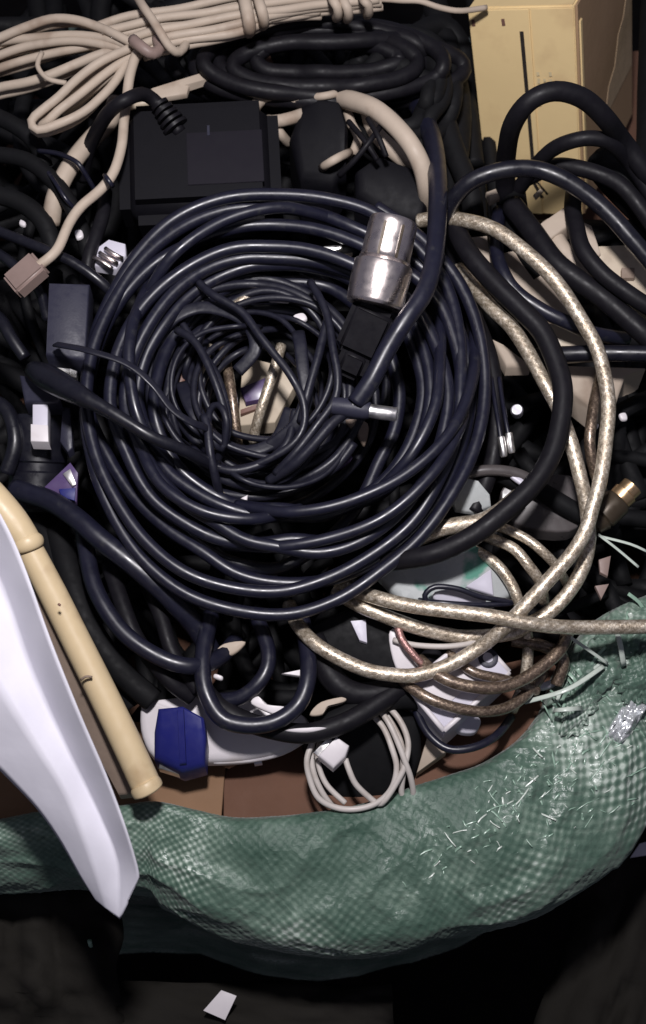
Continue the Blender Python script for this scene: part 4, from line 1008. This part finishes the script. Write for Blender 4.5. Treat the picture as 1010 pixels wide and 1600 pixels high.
cable('cord', [(282, 208, 20), (262, 182, 23), (240, 156, 27), (222, 147, 32), (197, 156, 38), (176, 170, 34), (160, 190, 26), (140, 230, 10), (128, 280, -6)], 22, 'pvc_dim', parent=pa, step=7)
bk2 = empty('black_transformer', P(505, 210, 8), 'dull black plug block wedged among cream strips above the coil', 'plug')
slab('body', [(470, 160, 10), (500, 146, 14), (532, 152, 14), (545, 190, 14), (542, 250, 10), (520, 285, 4), (470, 280, 2), (452, 210, 8)], 30, 'case', bk2, bev=4)
slab('rear_block', [(555, 262, 10), (590, 238, 12), (660, 262, 12), (672, 300, 12), (660, 345, 8), (590, 330, 6), (556, 300, 8)], 24, 'case', bk2, bev=4)
CR = [([(385, 190, -8), (398, 166, 4), (412, 152, 8), (440, 148, 10), (475, 158, 8), (500, 172, -6)], 22, 'cream strip curving above the right corner of the black adapter'),
      ([(400, 205, -8), (418, 192, 4), (442, 188, 8), (470, 180, 6), (500, 165, -6)], 20, 'second cream strip just below the curving one'),
      ([(420, 186, 0), (436, 206, 3), (452, 226, -10)], 16, 'cream stub pointing down beside the black adapter'),
      ([(500, 156, -12), (525, 153, 4), (552, 158, 16), (585, 170, 24), (615, 194, 26), (642, 226, 26), (660, 262, 22), (668, 300, 12), (670, 330, -4)], 30, 'thick cream cable arching above the metal plug'),
      ([(540, 165, 4), (550, 195, 8), (560, 215, 8), (552, 240, 4)], 15, 'thin cream cable under the left of the thick arch'),
      ([(575, 178, 6), (590, 210, 8), (620, 240, 6), (660, 270, 0)], 26, 'cream cable in shadow below the thick arch'),
      ([(476, 152, 6), (500, 151, 13), (522, 147, 13), (545, 140, 2)], 12, 'short cream sliver on top of the plug block'),
      ([(504, 262, 6), (516, 254, 14), (530, 246, 15), (548, 238, 4)], 14, 'small cream stub in front of the plug block')]
for c, w, lab in CR: cable('cream_cable', c, w, 'cream', lab, 'cable', step=7, sides=12, group='cream cables above the coil')
for k, (c, lab) in enumerate([([(545, 190, 18), (570, 220, 24), (590, 250, 20)], 'thin black wire slanting down under the thick cream arch'), ([(600, 190, 20), (580, 218, 25), (555, 250, 20), (530, 275, 12)], 'thin black wire slanting the other way under the cream arch'), ([(575, 185, 24), (592, 215, 26), (604, 245, 22)], 'thin black wire nearest the thick cream arch')]):
    cable('thin_wire', c, 9, 'pvc_dim', lab, 'wire', step=6)

# dark coil at the top
TB = [([1, 1, 1, 1, 1, 1, 1, 1, 1, 1, 1, 1], H(6, 4, 41)), ([.9, .92, .9, .84, .9, .9, .92, .9, .9, .9, .9, .9], H(12, 4, 42)), ([.82, .8, .78, .7, .75, .8, .8, .82, .8, .78, .8, .8], H(6, 4, 43)), ([.7, .68, .6, .55, .6, .66, .7, .7, .66, .6, .66, .7], H(14, 3, 44)), ([1.1, 1.1, 1.08, 1.05, 1.1, 1.1, 1.12, 1.1, 1.1, 1.1, 1.1, 1.1], H(0, 4, 45)), ([.55, .5, .4, .35, .4, .5, .5, .5, .5, .5, .5, .5], H(8, 3, 46))]
cable('coiled_cable', coil_ctrl(TB, 0.4, 505, 98, 205, 62), 25, 'pvc_dim', 'flat coil of dull black cable in the dark at the top', 'cable coil', step=9, sides=10, wob=6, seed=8)
TC = [([1, 1, 1, 1, 1, 1, 1, 1, 1, 1, 1, 1], H(-4, 4, 51)), ([.85, .85, .8, .84, .9, .85, .8, .9, .88, .85, .9, .8], H(0, 4, 52)), ([.7, .6, .7, .7, .65, .7, .6, .65, .7, .7, .7, .7], H(4, 4, 53)), ([.45, .4, .5, .5, .4, .45, .5, .45, .4, .5, .4, .5], H(6, 4, 54))]
cable('coiled_cable', coil_ctrl(TC, 0.9, 628, 150, 92, 100), 26, 'deep', 'coil of dusty black cable in the shadow left of the tan box', 'cable coil', step=9, sides=10, wob=6, seed=9)

# =================================================================== TAN BOX (top right)
def ray_y(px, py, y):
    d = ray(px, py); return CAM + d*((y-CAM.y)/d.y)
B0 = P(765, 330, -90)
T0 = ray_y(731, 12, B0.y+.022)
vv_ = T0-B0
d2 = ray(897, 8); T1 = CAM + d2*((T0-CAM).dot(vv_)/d2.dot(vv_))
ee = T1-T0
nn = ee.cross(vv_).normalized()      # towards the camera
if nn.dot(CAM-T0) < 0: nn = -nn
Wb, Hb, Db = ee.length*1000, vv_.length*1000, 105.0
eX, eZ = ee.normalized(), vv_.normalized()
R3 = Matrix((eX, -nn, eZ)).transposed()
def BP(u, v, w=0):                   # point on the box: u along front, v up, w mm out of the front
    return B0 + eX*(u*Wb/1000) + eZ*(v*Hb/1000) + nn*(w/1000)
cb = empty('tan_box', B0, 'tan cardboard box with faded print and a black line standing at the top right', 'box')
box('body', BP(.5, .5, -Db/2), (Wb, Db, Hb), R3, 'tan', cb, bev=.8)
flapA = box('front_flap', BP(.30, .5, .6), (Wb*.58, 1.2, Hb*.985), R3, 'tan', cb, bev=.3)
flapB = box('front_flap', BP(.80, .5, .35), (Wb*.39, .9, Hb*.985), R3, 'tan', cb, bev=.3)
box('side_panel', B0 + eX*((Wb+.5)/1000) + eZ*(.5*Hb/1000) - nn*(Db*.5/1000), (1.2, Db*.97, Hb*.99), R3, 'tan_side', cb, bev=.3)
box('side_edge', B0 + eX*((Wb+1.3)/1000) + eZ*(.47*Hb/1000) - nn*(5/1000), (1.0, 3.5, Hb*.9), R3, 'tan', cb, bev=.3)
def ribbon(name, pts, wmm, m):
    """flat print: a thin strip through box-face points (u, v)"""
    V = []; F = []
    for i, (u, v) in enumerate(pts):
        a = pts[max(0, i-1)]; b = pts[min(len(pts)-1, i+1)]
        dx, dz = (b[0]-a[0])*Wb, (b[1]-a[1])*Hb; l = math.hypot(dx, dz) or 1
        nx, nz = -dz/l*wmm/2, dx/l*wmm/2
        V.append(BP(u+nx/Wb, v+nz/Hb, 1.45)[:]); V.append(BP(u-nx/Wb, v-nz/Hb, 1.45)[:])
    for i in range(len(pts)-1): F.append((2*i, 2*i+1, 2*i+3, 2*i+2))
    me = bpy.data.meshes.new(name); me.from_pydata(V, [], F); me.update()
    return link(name, me, M[m], flapA if m == 'ink' or pts[0][0] < .5 else flapB, smooth=False)
ribbon('printed_line', [(.51, .90), (.522, .55), (.53, .17), (.60, .10)], 1.9, 'ink')
ribbon('printed_line', [(.545, .19), (.66, .12)], 1.1, 'ink')
rp = random.Random(5)
for c in range(3):
    u = .64+c*.06; v = .72-.03*(c % 2)
    for k in range(rp.randint(3, 5)):
        L = rp.uniform(.012, .03)
        ribbon('faded_print', [(u+rp.uniform(-.006, .006), v), (u+.002, v-L)], 1.3, 'paleink'); v -= L+.012
for u in (.05, .34): ribbon('printed_dot', [(u, .955), (u+.004, .925)], 1.6, 'brown')
# torn light patch on the side face
V = []; 
def SP(w, v, o): return B0 + eX*((Wb+o)/1000) + eZ*(v*Hb/1000) - nn*(w*Db/1000)
pts = [(.42, .28), (.97, .28), (.97, .78), (.90, .72), (.80, .60), (.70, .56), (.62, .44), (.50, .40)]
bm = bmesh.new()
f1 = [bm.verts.new(SP(w, v, 1.35)) for w, v in pts]; f2 = [bm.verts.new(SP(w, v, .9)) for w, v in pts]
bm.faces.new(f1); bm.faces.new(f2[::-1])
for i in range(len(pts)):
    j = (i+1) % len(pts); bm.faces.new((f1[j], f1[i], f2[i], f2[j]))
bmesh.ops.recalc_face_normals(bm, faces=bm.faces)
me = bpy.data.meshes.new('torn_patch'); bm.to_mesh(me); bm.free()
link('torn_patch', me, M['tan_torn'], cb, smooth=False)

# =================================================================== LEFT SIDE GADGETS
us = empty('dark_adapter', P(105, 500, 24), 'slim dark grey adapter slab with a metal edge left of the coil', 'adapter')
slab('body', [(76, 440, 26), (140, 442, 24), (133, 562, 22), (71, 552, 24)], 12, 'case_grey', us, bev=1.5)
slab('metal_edge', [(78, 566, 16), (90, 568, 16), (122, 580, 15), (120, 590, 14), (80, 580, 15)], 3, 'steel', us, bev=.4)
ub = empty('usb_plug', P(62, 640, 14), 'dark plug with a grey metal shell and bright white square face at left', 'plug')
slab('plug_body', [(30, 585, 14), (60, 590, 18), (94, 622, 18), (90, 628, 16), (38, 628, 16)], 10, 'case_grey', ub, bev=1.2)
slab('shell', [(51, 622, 14), (75, 624, 14), (75, 668, 15), (51, 666, 15)], 6, 'lilac', ub, bev=.5)
slab('face', [(48, 662, 17), (75, 664, 17), (76, 690, 17), (48, 689, 17)], 6, 'white', ub, bev=.4)
slab('side_tab', [(98, 635, 10), (110, 637, 10), (114, 700, 8), (106, 706, 8), (94, 690, 8)], 5, 'case_grey', ub, bev=.5)
U5 = PX(60, 700, 0)*1000
lathe('black_drum', P(58, 800, -16), P(62, 650, -4), [(0, 40*U5), (.03, 44*U5), (.4, 45*U5), (.42, 42*U5), (.5, 42*U5), (.52, 45*U5), (.96, 45*U5), (1, 40*U5)], 'pvc_gloss', label='glossy black drum shaped part under the white faced plug', cat='part')
fo = empty('foil_packet', P(98, 745, 6), 'purple and silver foil packet squeezed left of the coil', 'packet')
slab('foil', [(68, 762, 4), (110, 722, 6), (122, 738, 6), (120, 784, 4), (90, 778, 3)], 3, 'purple', fo, bev=.5)
slab('silver_strip', [(98, 740, 6.4), (110, 732, 6.6), (119, 756, 6.2), (113, 760, 6.2)], 1.2, 'steel', fo, bev=.2)
slab('blue_patch', [(92, 764, 5.6), (118, 762, 5.6), (117, 782, 5.2), (96, 776, 5.2)], 1.2, 'blue', fo, bev=.2)
wc = empty('white_clip', P(168, 395, 10), 'white plastic clip with ribbed metal edge left of the coil', 'clip')
slab('clip_body', [(152, 386, 12), (170, 373, 12), (196, 380, 12), (197, 398, 12), (182, 420, 11), (148, 414, 11)], 5, 'lilac', wc, bev=.8)
for i in range(3):
    cable('metal_rib', [(147+i*9, 398+i*-7+4, 14), (160+i*9, 406-i*6+3, 15), (176+i*8, 420-i*8, 13)], 7, 'chrome', parent=wc, step=6, sides=8)
scrap('bright_chip', [(117, 360, 12), (127, 358, 12), (130, 368, 12), (120, 372, 12)], 2, 'white', 'tiny bright chip below the wide cream tube')
scrap('bright_chip', [(32, 342, 10), (40, 346, 10), (38, 352, 10), (30, 349, 10)], 2, 'white', 'tiny bright chip at far left by the thin wires')
LEFT = [
 ([(-40, 345, 10), (0, 362, 16), (40, 378, 20), (79, 394, 22), (119, 413, 22), (162, 445, 18), (190, 480, 8)], 17, 'pvc_gloss', 'glossy thin black cable slanting down to the coil from the left edge'),
 ([(-40, 375, 8), (0, 398, 14), (24, 416, 16), (60, 450, 12), (75, 500, 4)], 17, 'pvc_gloss', 'glossy thin black cable below the slanting one at the left edge'),
 ([(-30, 240, 4), (40, 250, 10), (90, 290, 12), (120, 340, 10), (140, 400, 4)], 26, 'deep', 'dull black cable below the hank at left'),
 ([(-30, 300, 4), (30, 315, 6), (70, 350, 6), (90, 410, 2)], 30, 'deep', 'dull black cable at the left edge under the cream tube'),
 ([(165, 300, 6), (160, 340, 10), (140, 400, 12), (135, 450, 8)], 22, 'pvc_dim', 'black cable falling behind the cream tail'),
 ([(-30, 480, 4), (0, 498, 10), (18, 528, 12), (40, 560, 10)], 20, 'pvc_gloss', 'short glossy black cable at the left edge beside the dark adapter'),
 ([(-30, 620, 0), (10, 640, 4), (24, 690, 4), (10, 740, 0)], 24, 'pvc_gloss', 'black cable curling at the left edge beside the drum'),
 ([(-30, 170, 4), (30, 200, 6), (60, 230, 4), (70, 260, 0)], 26, 'deep', 'dull black cable hidden under the hank loop'),
]
for c, w, m, lab in LEFT: cable('black_cable', c, w, m, lab, 'cable', step=8, sides=12)

# =================================================================== YELLOWED PIPE, ITS SHADED SIDE, PAPER
pp = empty('yellowed_pipe', P(140, 1030, 30), 'yellowed plastic pipe with a ring collar slanting at the lower left', 'pipe')
hA, hB = 34, 8
cable('tube', [(42, 850, hA, 42), (80, 922, hA-6, 44), (120, 1002, hA-12, 45), (160, 1082, hA-17, 46), (200, 1165, hA-22, 47), (229, 1228, hB, 47)], 45, 'pipe', parent=pp, step=12, sides=24)
cable('upper_tube', [(-50, 740, 40, 50), (-15, 775, 40, 52), (20, 815, 38, 50), (46, 852, 35, 44)], 46, 'pipe', parent=pp, step=10, sides=24)
cable('collar', [(40, 843, 35.6, 46), (42, 847, 35.4, 51), (45, 853, 34.8, 51), (47, 858, 34.2, 44)], 50, 'pipe', parent=pp, step=3, sides=24)
cable('end_rim', [(226, 1223, 9.2, 46), (228, 1227, 9, 50), (230, 1232, 8.4, 51), (232, 1236, 8, 49), (233, 1238, 7.8, 36)], 50, 'pipe', parent=pp, step=3, sides=24)
cable('scuff', [(127, 1062, 25.5), (135, 1057, 27), (144, 1058, 26)], 4, 'taupe', parent=pp, step=3)
cable('scuff', [(92, 944, 38), (93, 945, 38.2), (95, 946, 38)], 4, 'brown', parent=pp, step=2)
slab('shaded_side_strip', [(50, 880, 30), (72, 915, 28), (198, 1172, 6), (222, 1238, -2), (186, 1242, -4), (60, 1010, 16)], 6, 'taupe', label='narrow taupe strip added as the shaded side of the yellowed pipe', cat='shade strip', bev=.8)  # added strip; the pipe's shaded side given as a taupe colour

def paper():
    """creased sheet: rows across, columns along the fold lines"""
    # columns of traced edge points: left edge, crease 1, crease 2, right edge (px, py, h)
    rows = [
     [(-260, 560, 40), (-180, 600, 52), (-120, 640, 56), (-60, 700, 72)],
     [(-210, 800, 44), (-110, 800, 60), (-58, 800, 60), (4, 808, 76)],
     [(-170, 980, 44), (-60, 940, 62), (0, 905, 58), (37, 880, 74)],
     [(-80, 1120, 44), (10, 1080, 58), (46, 1035, 54), (80, 1000, 71)],
     [(2, 1204, 40), (58, 1160, 52), (96, 1150, 47), (126, 1115, 64)],
     [(60, 1264, 36), (106, 1240, 45), (140, 1240, 40), (166, 1208, 55)],
     [(98, 1318, 31), (130, 1304, 39), (166, 1296, 35), (196, 1288, 48)],
     [(124, 1364, 27), (148, 1358, 33), (186, 1350, 32), (216, 1354, 40)],
     [(150, 1404, 23), (166, 1416, 25), (187, 1429, 26), (218, 1370, 37)],
     [(151, 1405, 23), (167, 1417, 25), (188, 1430, 26), (218, 1371, 37)],
    ]
    nC = 4; SUB = 8
    grid = []
    cols = [catmull([r[c] + (0,) for r in rows], 24) for c in range(nC)]
    # resample each column to the same count
    NR = 70
    def res(col):
        out = []
        for i in range(NR):
            q = i/(NR-1)*(len(col)-1); k = min(int(q), len(col)-2); f = q-k
            out.append(tuple(a*(1-f)+b*f for a, b in zip(col[k], col[k+1])))
        return out
    cols = [res(c) for c in cols]
    V = []; 
    for i in range(NR):
        for c in range(nC-1):
            for s in range(SUB + (1 if c == nC-2 else 0)):
                f = s/SUB
                a, b = cols[c][i], cols[c+1][i]
                x = a[0]*(1-f)+b[0]*f; y = a[1]*(1-f)+b[1]*f; h = a[2]*(1-f)+b[2]*f
                h += 1.5*noise.noise(Vector((x*.012, y*.012, 2))) + .5*noise.noise(Vector((x*.05, y*.02, 7)))
                V.append(P(x, y, h))
    w = (nC-1)*SUB+1
    F = [(i*w+j, i*w+j+1, (i+1)*w+j+1, (i+1)*w+j) for i in range(NR-1) for j in range(w-1)]
    me = bpy.data.meshes.new('paper_sheet'); me.from_pydata([v[:] for v in V], [], F); me.update()
    o = link('paper_sheet', me, M['paper'])
    md = o.modifiers.new('thick', 'SOLIDIFY'); md.thickness = .0004
    tag(o, 'white folded paper sheet hanging over the sack rim at the lower left', 'paper')
paper()

# =================================================================== FRONT RIGHT: CRUMPLED CLEAR FILM, FLOOR THINGS
M['clear'] = mat('shiny_clear_film', (0.62, 0.64, 0.66), 0.22, metal=.45, var=.1, spec=.8, bump=.6, bscale=160)
def crumple(name, poly_c, rx, ry, h, m, seed, label, cat, ang=0.0, amp=6):
    V = []; F = []; n = 22
    ca, sa = math.cos(ang), math.sin(ang)
    for j in range(n+1):
        for i in range(n+1):
            u, v = i/n*2-1, j/n*2-1
            r = 1-.12*noise.noise(Vector((u*2, v*2, seed)))
            x, y = u*rx*r, v*ry*r
            hh = h + amp*abs(noise.noise(Vector((u*2.3, v*2.6, seed+3)))) + amp*.6*abs(noise.noise(Vector((u*5, v*5, seed+5)))) - amp*.7*max(abs(u), abs(v))**4
            V.append(P(poly_c[0]+x*ca-y*sa, poly_c[1]+x*sa+y*ca, hh)[:])
    for j in range(n):
        for i in range(n): F.append((j*(n+1)+i, j*(n+1)+i+1, (j+1)*(n+1)+i+1, (j+1)*(n+1)+i))
    me = bpy.data.meshes.new(name); me.from_pydata(V, [], F); me.update()
    o = link(name, me, M[m], smooth=True); md = o.modifiers.new('thick', 'SOLIDIFY'); md.thickness = .0004
    return tag(o, label, cat)
crumple('clear_film', (978, 1126), 40, 17, -14, 'clear', 4.2, 'crumpled shiny clear film caught in the frayed sack rim', 'film', ang=-1.0, amp=6)
slab('paper_scrap', [(318, 1579, -74), (346, 1547, -74), (370, 1556, -73), (352, 1594, -74)], 1, 'white', label='small white paper scrap on the dark cloth at the bottom', cat='paper', bev=.1)
slab('paper_scrap', [(985, 1340, -120), (1000, 1318, -120), (1030, 1310, -120), (1020, 1335, -120)], 1, 'lilac', label='white paper corner at the right edge below the sack', cat='paper', bev=.1)
cable('green_tape', [(140, 1470, -60), (150, 1510, -75), (156, 1540, -85), (166, 1566, -92)], 7, 'strand', 'single green tape hanging loose below the sack at lower left', 'tape', step=6)
crumple('dark_cloth', (345, 1660), 270, 125, -88, 'cloth', 1.1, 'dark cloth heaped on the floor in front of the sack', 'cloth', amp=14)
crumple('dark_cloth', (985, 1560), 130, 270, -120, 'cloth', 2.7, 'dark olive cloth at the bottom right beside the sack', 'cloth', ang=.35, amp=22)
crumple('dark_cloth', (20, 1480), 170, 150, -75, 'cloth', 6.1, 'dark cloth at the bottom left under the paper sheet', 'cloth', amp=20)
